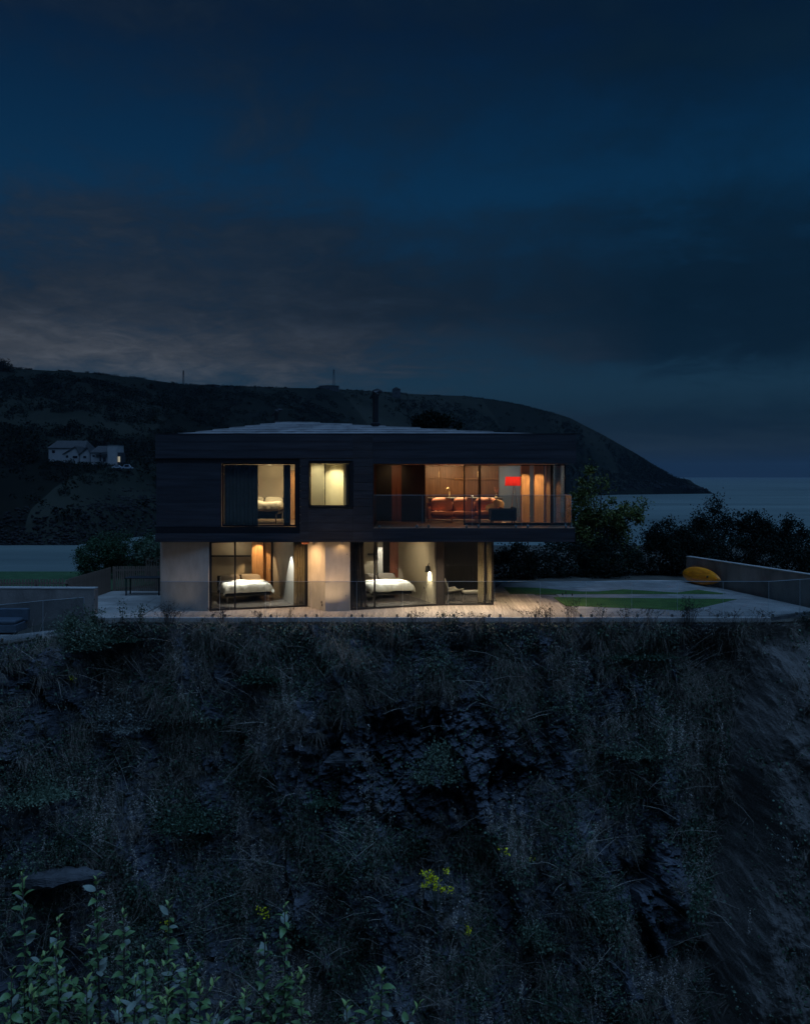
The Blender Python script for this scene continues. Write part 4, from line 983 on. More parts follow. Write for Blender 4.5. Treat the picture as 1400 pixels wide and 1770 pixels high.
# ------------------------------------------------------------------ kayak, fence, outdoor pieces
def kayak():
    d = -dirw; c = Vector(WR0)+dirw*1.55; n_ = Vector((dirw.y, -dirw.x))
    if n_.x > 0: n_ = -n_
    t = thing('kayak', 'yellow kayak leaning on its side against the concrete wall', 'kayak', (c.x+n_.x*.30, c.y+n_.y*.30, -.008), math.atan2(dirw.y, dirw.x))
    nl, nr = 28, 18; vs = []
    for i in range(nl+1):
        s = -1+2*i/nl; wv = (1-abs(s)**2.3)**.75; w_ = max(.004, .40*wv); hh = max(.004, .17*(1-abs(s)**3)**.6)
        for k in range(nr):
            a = 2*math.pi*k/nr; ca, sa = math.cos(a), math.sin(a)
            vs.append((s*1.5, hh*(1.15*sa if sa < 0 else .75*sa)+.10*abs(s)**3, w_*math.copysign(abs(ca)**.8, ca)))
    fs = [(i*nr+k, i*nr+(k+1)%nr, (i+1)*nr+(k+1)%nr, (i+1)*nr+k) for i in range(nl) for k in range(nr)]
    h = MB().add(vs, fs).build('hull', M['kayak'], t, smooth=True)
    hold = MB().puff((-.08,-.155,0), (.42,.035,.20), .6, .7).build('seat_well', M['kayak'], t, smooth=True)
    ha = MB().puff((.85,-.16,.02), (.07,.02,.05), .6, .9).build('hatch', M['kayak_dark'], t, smooth=True)
    for s in (-1.44, 1.44): MB().tube([(s,-.02,-.03),(s*1.02,-.05,0),(s,-.02,.03)], .010, 6).build('handle', M['kayak_dark'], t)
    # stand on its gunwale, leaning back on the wall
    for ch in t.children:
        m_ = Matrix.Translation((0, 0, .395)) @ Matrix.Rotation(R(-14 if True else 0), 4, 'X')
        ch.matrix_local = m_
kayak()

def slat_fence(label, a, b, z0, z1, step=.10, wd=.055, rail=True, solid=False):
    A = Vector(a); B = Vector(b); d = (B-A).normalized(); Lg = (B-A).length; ang = math.atan2(d.y, d.x)
    t = thing('slat_fence', label, 'fence', (A.x, A.y, z0), ang, 'timber slat fences')
    m0 = MB().box(0, wd, -.012, .012, 0, z1-z0); me = bpy.data.meshes.new('slat'); me.from_pydata(m0.v, [], m0.f); me.update()
    for k in range(int(Lg/step)):
        o = put('slat', me, M['slat'], t); o.location = (k*step, 0, random.uniform(-.006, .006)); o.rotation_euler = (0, R(random.uniform(-.5,.5)), 0)
    for zz in (.18, (z1-z0)-.20): MB().box(0, Lg, .014, .055, zz, zz+.07).build('rail', M['slat'], t)
    for k in range(int(Lg/1.8)+1): MB().box(min(k*1.8, Lg-.08), min(k*1.8, Lg-.08)+.08, .057, .14, -.1, z1-z0-.04).build('post', M['slat'], t)
slat_fence('open slat fence behind the low concrete wall at far left', (-19.5, 32.75), (-12.86, 33.05), -.1, 1.02, .115, .06)
slat_fence('close boarded fence running back towards the dark hedge', (-12.82, 33.1), (-12.64, 37.35), -.1, 1.02, .10, .092)
slat_fence('slat fence between the round hedge and the house', (-12.6, 37.42), (-9.2, 37.75), -.1, 1.04, .088, .058)
slat_fence('short picket fence by the flowering bush near the house corner', (PX(252,41), 41.0), (PX(281,41), 41.1), -.1, 1.12, .12, .06)
t = thing('outdoor_table', 'dark outdoor table on the paving left of the house', 'table', (PX(250,36.2), 36.2, -.008))
MB().box(-.75, .75, -.35, .35, .70, .735).build('table_top', M['char'], t, bevel=.005)
for sx in (-.68, .68):
    for sy in (-.28, .28): MB().box(sx-.025, sx+.025, sy-.025, sy+.025, 0, .699).build('leg', M['char'], t)
M['blue_grey'] = mat('blue_grey_panel', (.10,.125,.15), .6, .15, 3)
t = thing('outdoor_sofa', 'low blue grey outdoor sofa behind the glass at the left edge', 'sofa', (PX(0,29.9), 30.2, -.5))
MB().box(-1.5, .62, -.45, .45, .06, .34).build('base', M['blue_grey'], t, bevel=.02)
MB().box(-1.5, .70, .28, .50, .345, .78).build('backrest', M['blue_grey'], t, bevel=.03)
for k in range(2): MB().puff((-.98+k*1.05, -.08, .42), (.52,.38,.08), .4, .2).build('seat_cushion', M['blue_grey'], t, smooth=True)

# ------------------------------------------------------------------ far houses, masts, skyline
YH = 390.0
def zpx(py, y): return H-(py-822)*y/F
def far_house(label, px0, px1, pyb, pye, pyr, y, depth, wins=(), asym=.5, door=None):
    x0, x1 = PX(px0, y), PX(px1, y); zb, ze, zr_ = zpx(pyb, y), zpx(pye, y), zpx(pyr, y)
    t = thing('far_house', label, 'house', ((x0+x1)/2, y, zb-1), world=True, group='white houses on the far hillside')
    MB().box(x0, x1, y, y+depth, zb-6, ze).build('wall', M['render_white'], t)
    xm = x0+(x1-x0)*asym; ov = .5
    ym = y+depth*.5
    # roof: ridge along x, eaves front and back
    if door == 'gable':
        xg = x0+(x1-x0)*asym
        MB().add([(x0,y,ze),(x1,y,ze),(xg,y,zr_-.3),(x0,y+.3,ze),(x1,y+.3,ze),(xg,y+.3,zr_-.3)], [(0,1,2),(5,4,3),(0,3,4,1),(1,4,5,2),(2,5,3,0)]).build('gable', M['render_white'], t)
        MB().add([(x0-ov,y-ov,ze-.2),(xg,y-ov,zr_),(x1+ov,y-ov,ze-.2),(x0-ov,y+depth,ze-.2),(xg,y+depth,zr_),(x1+ov,y+depth,ze-.2),(x0-ov,y-ov,ze-.45),(xg,y-ov,zr_-.25),(x1+ov,y-ov,ze-.45),(x0-ov,y+depth,ze-.45),(xg,y+depth,zr_-.25),(x1+ov,y+depth,ze-.45)],
                 [(0,1,4,3),(1,2,5,4),(6,9,10,7),(7,10,11,8),(0,6,7,1),(1,7,8,2),(3,4,10,9),(4,5,11,10),(0,3,9,6),(2,8,11,5)]).build('roof', M['farroof'], t)
    else: MB().add([(x0-ov,y-ov,ze+.02),(x1+ov,y-ov,ze+.02),(x1+ov,y+depth+ov,ze+.02),(x0-ov,y+depth+ov,ze+.02),(x0+asym*3,ym,zr_),(x1-asym*2,ym,zr_)],
             [(0,1,5,4),(1,2,5),(2,3,4,5),(3,0,4),(0,3,2,1)]).build('roof', M['farroof'], t)
    for a, b, c, d in wins:
        MB().box(PX(a,y), PX(b,y), y-.06, y+.02, zpx(d,y), zpx(c,y)).build('window', M['darkpane'], t)
    return t
far_house('white far house with long slate roof at the left of the hillside group', 84, 146, 790, 774, 760.5, YH+13, 13, ((90,95,778,783),))
far_house('white far house with low hipped roof in the middle of the hillside group', 110, 136, 795, 784, 771, YH+4, 10, ((126,134,788,792),(114,118,787,791)), .8, 'gable')
far_house('small white gabled far house between its larger neighbours', 138, 156, 797, 785, 773, YH+1.5, 9, ((144,149,788,792),), .78, 'gable')
fh = far_house('white far house joining the square block on the hillside', 157, 187, 798, 782, 770, YH, 10, ((160,164,786,790),(172,175,783,797),(178,183,790,798)))
MB().box(PX(166,YH), PX(187,YH), YH-1.2, YH-.07, zpx(786,YH), zpx(785,YH)).build('balcony', M['farbuild'], fh)
t = thing('far_house', 'tall white flat roofed block with one lit window on the hillside', 'house', (PX(197,YH), YH-2, zpx(799,YH)), world=True, group='white houses on the far hillside')
MB().box(PX(188.5,YH), PX(204,YH), YH-2, YH+8, zpx(799,YH)-5, zpx(769.5,YH)).build('wall', M['render_white'], t)
MB().box(PX(188,YH), PX(204.5,YH), YH-2.2, YH+8.2, zpx(769.5,YH), zpx(768.6,YH)).build('roof', M['farroof'], t)
MB().box(PX(204.1,YH), PX(209,YH), YH-.5, YH+6, zpx(799,YH)-5, zpx(782,YH)).build('side_wing', M['farbuild'], t)
wn = MB().box(PX(204.6,YH), PX(208.2,YH), YH-.6, YH-.49, zpx(798.5,YH), zpx(789,YH)).build('window', M['litpane'], t)
MB().box(PX(206.2,YH), PX(206.6,YH), YH-.66, YH-.61, zpx(798.5,YH), zpx(789,YH)).build('window_bar', M['farbuild'], wn)
t = thing('terrace', 'grassy terrace', 'terrace', (0,0,0)) if False else None
def car(label, px, py, y, L_=4.4, h=1.5):
    t = thing('parked_car', label, 'car', (PX(px,y), y, zpx(py,y)), R(8), 'cars parked below the far houses')
    prof = [(-L_/2,.35),(-L_/2,.85),(-L_*.36,.95),(-L_*.22,h),(L_*.18,h),(L_*.32,.95),(L_*.48,.82),(L_/2,.35)]
    n = len(prof); vs = [(x,-.85,z) for x,z in prof]+[(x,.85,z) for x,z in prof]
    MB().add(vs, [tuple(range(n)), tuple(range(n,2*n))[::-1]]+[(i,i+n,(i+1)%n+n,(i+1)%n) for i in range(n)]).build('body', M['carpaint'], t, bevel=.05)
    MB().box(-L_*.2, L_*.16, -.87, .87, .97, h-.12).build('side_window', M['darkpane'], t)
    for sx in (-.3, .3):
        for sy in (-.84, .84): MB().tube([(sx*L_,sy-.1,.33),(sx*L_,sy+.1,.33)], .33, 12).build('wheel', M['tyre'], t)
car('pale car parked below the square white block, left of two', 203, 810, YH-14); car('pale van parked below the square white block, right of two', 220, 811, YH-15, 5.0, 2.1)
def mast(label, px, pyb, pyt, y, wd):
    x = PX(px, y); zb, zt_ = zpx(pyb, y), zpx(pyt, y); hgt = zt_-zb
    t = thing('radio_mast', label, 'mast', (x, y, zb-1)); n = 7
    for sx in (-1, 1):
        for sy in (-1, 1): MB().tube([(sx*wd,sy*wd,0),(sx*wd*.55,sy*wd*.55,hgt+1)], .11, 5).build('leg', M['farbuild'], t)
    br = MB()
    for k in range(n):
        z0, z1 = (hgt+1)*k/n, (hgt+1)*(k+1)/n; w0, w1 = wd*(1-.45*k/n), wd*(1-.45*(k+1)/n)
        for sy in (-1, 1): br.tube([(-w0,sy*w0,z0),(w1,sy*w1,z1)], .07, 4); br.tube([(w0,sy*w0,z0),(-w1,sy*w1,z1)], .07, 4)
    br.build('brace', M['farbuild'], t)
    for k in range(3): MB().box(-wd*.9+k*.1, wd*.9, -.5, .5, hgt*.78+k*hgt*.09, hgt*.82+k*hgt*.09).build('antenna', M['farbuild'], t)
mast('lattice radio mast on the left part of the hill crest', 317, 666, 640, 770, .75)
mast('lattice radio mast above the long shed on the hill crest', 577, 672, 638, 890, 1.0)
def shed(label, px0, px1, pyb, pye, pyr, y, door=True):
    x0, x1 = PX(px0,y), PX(px1,y); zb, ze, zr_ = zpx(pyb,y), zpx(pye,y), zpx(pyr,y)
    t = thing('crest_building', label, 'building', ((x0+x1)/2, y, zb), world=True)
    MB().box(x0, x1, y, y+9, zb-4, ze).build('wall', M['farbuild'], t)
    xm = (x0+x1)/2
    MB().add([(x0-.4,y-.4,ze+.02),(x1+.4,y-.4,ze+.02),(x1+.4,y+9.4,ze+.02),(x0-.4,y+9.4,ze+.02),(xm,y-.4,zr_),(xm,y+9.4,zr_)],[(0,1,4),(1,2,5,4),(2,3,5),(3,0,4,5),(0,3,2,1)]).build('roof', M['farroof'], t)
    MB().box(xm-.7, xm+.7, y-.06, y+.02, zb-.5, zb+2).build('door', M['darkpane'], t)
shed('long flat dark shed below the radio mast on the crest', 551, 585, 674, 666.5, 665.5, 890)
shed('small dark hut with pitched roof alone on the crest', 678, 692, 681, 672.5, 668.5, 935)
shed('dark farm building among bushes on the crest', 357, 379, 669, 665.5, 663.5, 790)

# ------------------------------------------------------------------ trees, hedges, shrubs
def clumps(ells, n):
    c = []; wts = np.array([e[3]*e[4]*e[5] for e in ells]); wts = wts/wts.sum()
    for k in rng.choice(len(ells), n, p=wts):
        e = ells[k]; d = unit(rng.normal(size=3)); r = rng.uniform(.35, 1.0)**.5
        c.append([e[0]+d[0]*r*e[3], e[1]+d[1]*r*e[4], e[2]+d[2]*r*e[5]])
    return np.array(c)
def tree(name, label, cat, base, ells, ncl, nleaf, lsize, leafm, spread, trunk=.12, group=None, limbs=14, up=.3, shape=.30):
    base = Vector(base); t = thing(name, label, cat, base, world=True, group=group)
    C = clumps(ells, ncl); k = rng.integers(0, ncl, nleaf)
    pos = C[k]+rng.normal(size=(nleaf,3))*spread*rng.uniform(.5,1.25,(ncl,1))[k]
    ctr = C.mean(0); out = unit(pos-ctr); out[:,2] += up
    pos[:,2] = np.maximum(pos[:,2], base.z+.03)
    sz = lsize*rng.uniform(.6,1.35,nleaf)
    put('crown', leaf_mesh('crown', pos, sz, out, .7, shape), leafm, t)['kind'] = 'stuff'
    topc = Vector(ctr); tr = MB()
    tr.tube([base-Vector((0,0,.15)), base.lerp(topc,.35)+Vector((.05,0,0)), base.lerp(topc,.7), topc], [trunk,trunk*.8,trunk*.55,trunk*.3], 8)
    tr.build('trunk', M['bark'], t)
    lb = MB()
    for i in rng.choice(ncl, min(limbs, ncl), replace=False):
        e = Vector(C[i]); s = base.lerp(topc, random.uniform(.3,.85)); m = s.lerp(e,.5)+Vector((0,0,.08*(e-s).length))
        lb.tube([s,m,e], [trunk*.4,trunk*.25,trunk*.1], 5)
    lb.build('limb', M['bark'], t)
    return t
def el(px, py, y, rx, rz_, ry=None): p = P(px, py, y); s = y/F; return (p.x, p.y, p.z, rx*s, (ry if ry else rx*.8)*s, rz_*s)
# tree just right of the balcony
tree('broadleaf_tree', 'leafy tree with spreading branches just right of the balcony', 'tree', (PX(1035,45.5), 45.5, -.15),
     [el(1025,865,45.5,34,40), el(1035,920,45.5,48,34), el(1080,898,45.2,36,20), el(1096,880,45.2,22,10), el(1005,900,45.5,26,40), el(1018,828,45.5,13,16), el(1045,958,45.5,58,30)], 170, 15000, .15, M['treeleaf'], .19, .12, limbs=60)
HG = 'dark shrubs behind the patio'
shr = [('low dark bramble thicket behind the corner of the ground floor', 890, 972, 43, 40, 32, (870,1006)), ('dense dark thicket behind the patio below the leafy tree', 965, 968, 44, 52, 40, (965,1004)),
       ('broad dark thicket in the middle behind the patio', 1055, 968, 44, 52, 42, (1055,1004)), ('dark thicket behind the patio beside the wall end', 1140, 962, 45, 50, 46, (1140,1003)),
       ('feathery dark shrub standing highest against the sea', 1228, 915, 46, 36, 52, (1228,1000)), ('dark bush just behind the top end of the concrete wall', 1200, 950, 44, 45, 34, (1200,1000)),
       ('rounded dark bush against the sea right of the tall shrub', 1300, 915, 46, 34, 36, (1300,1000)), ('dark bush with ragged top near the right edge', 1352, 925, 46, 40, 30, (1352,1000)),
       ('dark bush behind the wall in the lower right', 1290, 960, 42, 60, 34, (1290,1000)), ('dark bush running out of frame behind the wall on the right', 1390, 955, 42, 50, 40, (1390,1000)),
       ('dark shrub between leafy tree and the tall feathery shrub', 1160, 930, 45, 40, 26, (1160,1000))]
for lab, px, py, y, rx, rz_, b in shr:
    tree('dark_shrub', lab, 'shrub', (PX(px, y), y, -.15), [el(px, py, y, rx, rz_), el(px-rx*.4, py+rz_*.3, y, rx*.7, rz_*.7), el(px+rx*.45, py+rz_*.25, y, rx*.6, rz_*.75)], 70, 6500, .11, M['darkleaf'], .20, .07, HG, limbs=24)
# feathery tips of the tall shrub
tp = MB(); 
tree('tall_shrub_behind_house', 'tree top showing above the roof behind the flue', 'tree', (PX(752,60), 60, -8), [el(750,728,60,34,12), el(725,733,60,14,9), el(785,735,60,16,7)], 60, 4200, .16, M['darkleaf'], .18, .14, limbs=30)
tree('round_hedge', 'dense rounded green hedge left of the house', 'hedge', (PX(195,42.5), 42.5, -.15), [el(175,962,42.5,40,36), el(215,958,42.5,46,36), el(260,960,42.8,36,34), el(150,972,42.3,22,28)], 260, 30000, .085, M['hedgeleaf'], .13, .09, limbs=20)
tree('flowering_bush', 'light leaved bush between round hedge and house corner', 'shrub', (PX(262,41.4), 41.4, -.15), [el(262,958,41.4,22,18), el(272,950,41.4,14,12)], 50, 2600, .10, M['bramble'], .13, .05, limbs=20)
tree('crest_tree', 'dark tree clump on the crest at the far left edge', 'tree', (PX(-5,600), 600, zpx(652,600)), [el(0,638,600,20,14), el(-12,640,600,16,12)], 60, 2600, 1.2, M['wood_far'], 1.6, .5)

# ------------------------------------------------------------------ growth on the cliff
U = rng.random
def sample_cliff(n, dens):
    w_ = np.clip(dens, 0, None).ravel(); w_ = w_/w_.sum()
    k = rng.choice(NU*NT, n, p=w_); P_ = CP.reshape(-1,3)[k].copy(); N_ = CN.reshape(-1,3)[k]
    P_[:,0] += rng.normal(size=n)*.05; P_ += N_*.0
    return P_, N_
def cnoise(sx, sz, off, octv=4):
    g = np.zeros((NU//4+1, NT//4+1))
    for i in range(g.shape[0]):
        for j in range(g.shape[1]):
            q = CP[min(i*4, NU-1), min(j*4, NT-1)]; g[i, j] = noise.fractal(Vector((q[0]*sx, q[2]*sz, off)), .9, 2, octv)
    return np.kron(g, np.ones((4,4)))[:NU,:NT]
TT = np.broadcast_to(CT[None,:], (NU,NT))
inview = ((CPX > -120) & (CPX < 1520) & (CPY < 1880)).astype(float)
LEAN = CX[:,None]-(12.3-3.0*CT[None,:])
bare = np.clip(1-.93*np.clip((ROCKY-.40)*2.6, 0, 1), .03, 1)*inview*np.where(LEAN > -.2, .10, 1.0)
n1 = cnoise(.45, .40, 11); n2 = cnoise(.40, .45, 27); n3 = cnoise(.7, .6, 41); n4 = cnoise(1.3, 1.1, 61)
DOWN = np.array([0, -.25, -1.0])
def stuff(name, label, me, m, cat): return tag(put(name, me, m), label, cat, kind='stuff')
def grass(name, label, n, dens, m, Lr, wr, updir, droop, jit=.55, per=1, spread=.10):
    p, nn = sample_cliff(n//per, dens); k = np.repeat(np.arange(n//per), per); n = len(k)
    lean_ = rng.normal(size=(len(p),3))*.30; tl = rng.uniform(Lr[0], Lr[1], len(p))
    p, nn = p[k], nn[k]; off = rng.normal(size=(n,3))*spread; off[:,1] *= .4
    tu = rng.normal(size=(n,3))*jit+off/spread*.30+lean_[k]
    d0 = unit(nn*.55+np.array(updir)+tu); d1 = unit(d0+np.array(droop)+lean_[k]*.8+rng.normal(size=(n,3))*.20)
    L_ = tl[k]*rng.uniform(.45,1.2,n); W_ = rng.uniform(wr[0], wr[1], n)
    stuff(name, label, blade_mesh(name, p+off*.6-nn*.03, d0, d1, L_, W_), m, 'grass')
grass('dry_grass', 'tufts of dry pale grass hanging over the cliff face', 58000, bare*np.clip(n1+.02, 0, 1)**1.2*(TT > .01)+.008*bare, M['drygrass'], (.25,.75), (.006,.012), (0,-.1,.55), (0,-.35,-1.0), .35, 40, .09)
grass('rank_grass', 'long green grey grass covering the cliff slope', 38000, bare*np.clip(n2+.02, 0, 1)**1.2+.008*bare, M['greengrass'], (.25,.65), (.007,.014), (0,-.1,.7), (0,-.3,-.8), .35, 30, .08)
grass('hanging_grass', 'long dead grass combed down over the upper cliff', 64000, bare*np.clip(n3+.06, 0, 1)*(np.exp(-((TT-.10)/.14)**2)+.22), M['drygrass'], (.35,.9), (.006,.011), (0,-.3,-.15), (0,-.1,-1.6), .30, 30, .14)
edge = inview*np.exp(-((TT-.012)/.03)**2)
grass('edge_grass', 'rough grass along the cliff top below the deck edge', 26000, edge+.0, M['drygrass'], (.12,.40), (.006,.011), (0,-.05,1.0), (0,-.1,-.25), .35)
def leafstuff(name, label, n, dens, m, lsz, lift, cat='foliage', shp=.36):
    p, nn = sample_cliff(n, dens)
    p = p+nn*np.abs(rng.normal(size=(n,1)))*lift+rng.normal(size=(n,3))*lift*.35
    stuff(name, label, leaf_mesh(name, p, lsz*rng.uniform(.5,1.4,n), nn+np.array([0,0,-.2]), .9, shp), m, cat)
leafstuff('ivy', 'dark ivy spreading over the cliff face', 90000, bare*np.clip(n3+.06, 0, 1)**1.2+.05*inview*np.clip(n4, 0, 1), M['ivy'], .10, .13)
leafstuff('bramble', 'bramble leaves in clumps on the cliff', 70000, bare*np.clip(-n2+.04, 0, 1)**1.2, M['bramble'], .075, .17)
leafstuff('grey_herbs', 'grey green herbs in patches on the cliff', 40000, bare*np.clip(n4-.05, 0, 1)**1.2*np.clip(-n1+.3, 0, 1), M['grey_leaf'], .065, .14, shp=.22)
def twigs(name, label, n, dens, Lr, r0, m):
    p, nn = sample_cliff(n, dens); a = []
    V = []; T = []
    for i in range(n):
        d = Vector(nn[i]*.6+np.array([rng.normal()*.38, -.1, 1.0+rng.normal()*.45])).normalized(); L_ = rng.uniform(*Lr)
        s = Vector(p[i]); q = Vector(rng.normal(size=3)*.10*L_); pts = [s, s+d*L_*.5+q, s+d*L_+q*1.6+Vector((0,0,-.12*L_))]
        sd = d.orthogonal().normalized(); u2 = d.cross(sd); b = len(V)
        for k, pt in enumerate(pts):
            rr = r0*(1-.3*k)
            for ang in (0, 2.09, 4.19): V.append(tuple(pt+(sd*math.cos(ang)+u2*math.sin(ang))*rr))
        for k in range(2):
            for e in range(3):
                f = (e+1) % 3; T.append((b+k*3+e, b+k*3+f, b+k*3+3+f)); T.append((b+k*3+e, b+k*3+3+f, b+k*3+3+e))
    stuff(name, label, np_mesh(name, np.array(V), np.array(T)), m, 'twigs')
twigs('dead_stems', 'pale dead stems and twigs standing among the cliff plants', 5200, bare*(np.clip(n4+.25, 0, 1)+.05)*(TT > .02), (.3,1.6), .0075, M['twig'])
# tall dry stalks with seeds up the stem (docks) in groups
p, nn = sample_cliff(1500, bare*np.clip(n1+.05, 0, 1)*(TT > .08))
pos = []; Vv = []
for i in range(len(p)):
    hh = rng.uniform(.5, 1.3); m_ = 55; s = rng.uniform(.15, 1, m_)
    q = p[i][None]+nn[i][None]*.12+np.stack([rng.normal(size=m_)*.025+s*rng.normal()*.1, -s*.05+rng.normal(size=m_)*.02, s*hh], 1); pos.append(q)
pos = np.concatenate(pos)
stuff('dock_stalks', 'tall brown seeded stalks rising from the cliff slope', leaf_mesh('dock_stalks', pos, .045*rng.uniform(.5,1.3,len(pos)), None, 0, .3), M['twig'], 'stalks')

# individual bushes on the cliff
def cliff_bush(label, px, py, r, n, lm, ls=.07, name='cliff_bush'):
    c, nn = on_cliff(px, py); s = c[1]/F; rr = r*s
    b = c-nn*.05; cc = c+nn*rr*.45
    return tree(name, label, 'bush', tuple(b), [(cc[0],cc[1],cc[2],rr,rr*.7,rr*.75),(cc[0]+rr*.5,cc[1],cc[2]-rr*.35,rr*.6,rr*.5,rr*.5),(cc[0]-rr*.55,cc[1],cc[2]-rr*.2,rr*.6,rr*.5,rr*.55)], 40, n, ls, M[lm], rr*.22, .03, 'bushes on the cliff', limbs=16)
cliff_bush('grey leaved bush at the cliff top right of the lower terrace glass', 135, 1118, 46, 5600, 'bramble', .075)
cliff_bush('dark bush at the cliff edge left of the house corner', 215, 1104, 30, 3200, 'ivy', .075)
cliff_bush('bush of pale brown twiggy growth on the left slope', 190, 1255, 52, 3600, 'grey_leaf', .07)
cliff_bush('ivy bush hanging left of centre with small pale flowers', 450, 1175, 30, 2200, 'ivy', .09)
cliff_bush('large green ivy bush below the rock face', 575, 1385, 48, 3600, 'ivy', .10)
cliff_bush('leafy bush under the right part of the rock face', 770, 1345, 52, 3800, 'bramble', .085)
cliff_bush('broad bramble bush on the right under the turf strip', 1075, 1130, 60, 4200, 'ivy', .08)
cliff_bush('dark bramble bush in the middle right of the cliff', 1130, 1300, 60, 4000, 'bramble', .075)
cliff_bush('small dark leafy bush low on the cliff right of the flowers', 945, 1630, 36, 2000, 'bramble', .085)
cliff_bush('dark bush in the left half above the foreground shrubs', 300, 1420, 60, 4200, 'ivy', .085)
cliff_bush('dim green bush at the left edge of the slope', 40, 1370, 62, 4000, 'bramble', .075)
cliff_bush('small dark tuft of bush on the cliff edge at far right', 1392, 1070, 16, 900, 'darkleaf', .05)
# stone ledge at lower left, quartz blocks
c, nn = on_cliff(10, 1528)
t = thing('rock_ledge', 'pale weathered rock ledge jutting out at lower left', 'rock', tuple(c), R(-6)); vs = []; nx = 40; ny = 10
for i in range(nx+1):
    for k in range(ny):
        a = 2*math.pi*k/ny; x = -2.3+4.6*i/nx; tp_ = (1-abs(x/2.35)**4)
        r = (.30+.10*noise.fractal(Vector((x*1.2, a, 3)), .8, 2, 4))*max(.05, tp_)
        vs.append((x*1.4, .22+r*1.7*math.cos(a), r*.8*math.sin(a)+.16*x+.10*noise.fractal(Vector((x*2.5, a*.7, 1)), .8, 2, 4)))
M['ledge'] = mat('pale_ledge_rock', (.065,.065,.068), .85, .5, 1.4, 1.0, 9, stretch=(.5,1,4), c2=(.12,.12,.12))
MB().add(vs, [(i*ny+k, i*ny+(k+1)%ny, (i+1)*ny+(k+1)%ny, (i+1)*ny+k) for i in range(nx) for k in range(ny)]).build('ledge_stone', M['ledge'], t)
def boulder(label, px, py, r, seed, sq=(1,.6,.8)):
    c, nn = on_cliff(px, py); rr = r*c[1]/F; vs = []; nu, nv = 18, 11
    for j in range(nv+1):
        ph = -math.pi/2+math.pi*j/nv
        for i in range(nu):
            th = 2*math.pi*i/nu; d = Vector((math.cos(ph)*math.cos(th), math.cos(ph)*math.sin(th), math.sin(ph)))
            k = 1+.30*noise.fractal(d*1.6+Vector((seed,0,0)), .9, 2, 4)+.16*(noise.cell(d*3+Vector((seed,1,0)))-.5)
            vs.append((d.x*rr*k*sq[0], d.y*rr*k*sq[1], d.z*rr*k*sq[2]))
    o = MB().add(vs, [(j*nu+i, j*nu+(i+1)%nu, (j+1)*nu+(i+1)%nu, (j+1)*nu+i) for j in range(nv) for i in range(nu)]).build('boulder', M['ledge'], None)
    o.location = tuple(c-nn*rr*.30); tag(o, label, 'rock', 'pale stones in the cliff')
boulder('pale stone low in the middle of the cliff', 705, 1600, 13, 1); boulder('small grey stone left of the yellow flowers on the slope', 625, 1235, 22, 2)
boulder('broad pale stone in the bare rock face', 885, 1265, 20, 3); boulder('slanting slab of stone under the rock face', 600, 1310, 24, 4, (1.3,.5,.6)); boulder('pale stone in the lower right grass', 965, 1580, 16, 5)
boulder('dark stone below the squared block at lower right', 1100, 1690, 34, 7, (1.4,.5,.5))

# yellow flowers
def yellow(label, px, py, hgt, nst, nfl, wd):
    c, nn = on_cliff(px, py+hgt*.5); s = c[1]/F; b = Vector(c)+Vector(nn)*.02
    t = thing('yellow_flower_plant', label, 'flower', b, world=True, group='yellow flowers on the cliff'); st = MB(); pos = []
    for k in range(nst):
        tipp = b+Vector(nn)*.25+Vector((rng.normal()*wd*s*.5, -.05, hgt*s*rng.uniform(.45,1.0))); st.tube([b, b.lerp(tipp,.5)+Vector((0,-.05,.03)), tipp], [.008,.006,.004], 5)
        for q in range(nfl): pos.append(np.array(tipp)+rng.normal(size=3)*.055)
    st.build('stem', M['bramble'], t); pos = np.array(pos)
    me = leaf_mesh('petals', pos, .060*rng.uniform(.7,1.4,len(pos)), np.array([[0,-.6,.8]]), .7, .45); put('petals', me, M['petal'], t)['kind'] = 'stuff'
yellow('largest cluster of yellow flowers low on the cliff', 755, 1540, 80, 16, 20, 22)
yellow('small yellow flowers below right of the largest cluster', 797, 1606, 22, 4, 9, 8)
yellow('single bright yellow flower high right of the largest cluster', 875, 1474, 18, 2, 11, 6)
yellow('faint yellow flower under the single bright one', 876, 1558, 18, 2, 6, 6)
yellow('tiny yellow flower in the middle of the cliff', 701, 1436, 14, 2, 7, 6)
yellow('yellow flowers between the foreground shrubs', 448, 1582, 40, 6, 8, 12)
yellow('yellow flowers on the far side of the left shrubs', 288, 1612, 34, 5, 8, 12)
yellow('small yellow flowers behind the tall middle shoot', 493, 1605, 26, 4, 8, 8)
yellow('tiny yellow flowers near the left cliff top', 128, 1187, 16, 2, 8, 8)
yellow('faint yellow flower at right beside the bushes', 926, 1488, 12, 2, 6, 5)

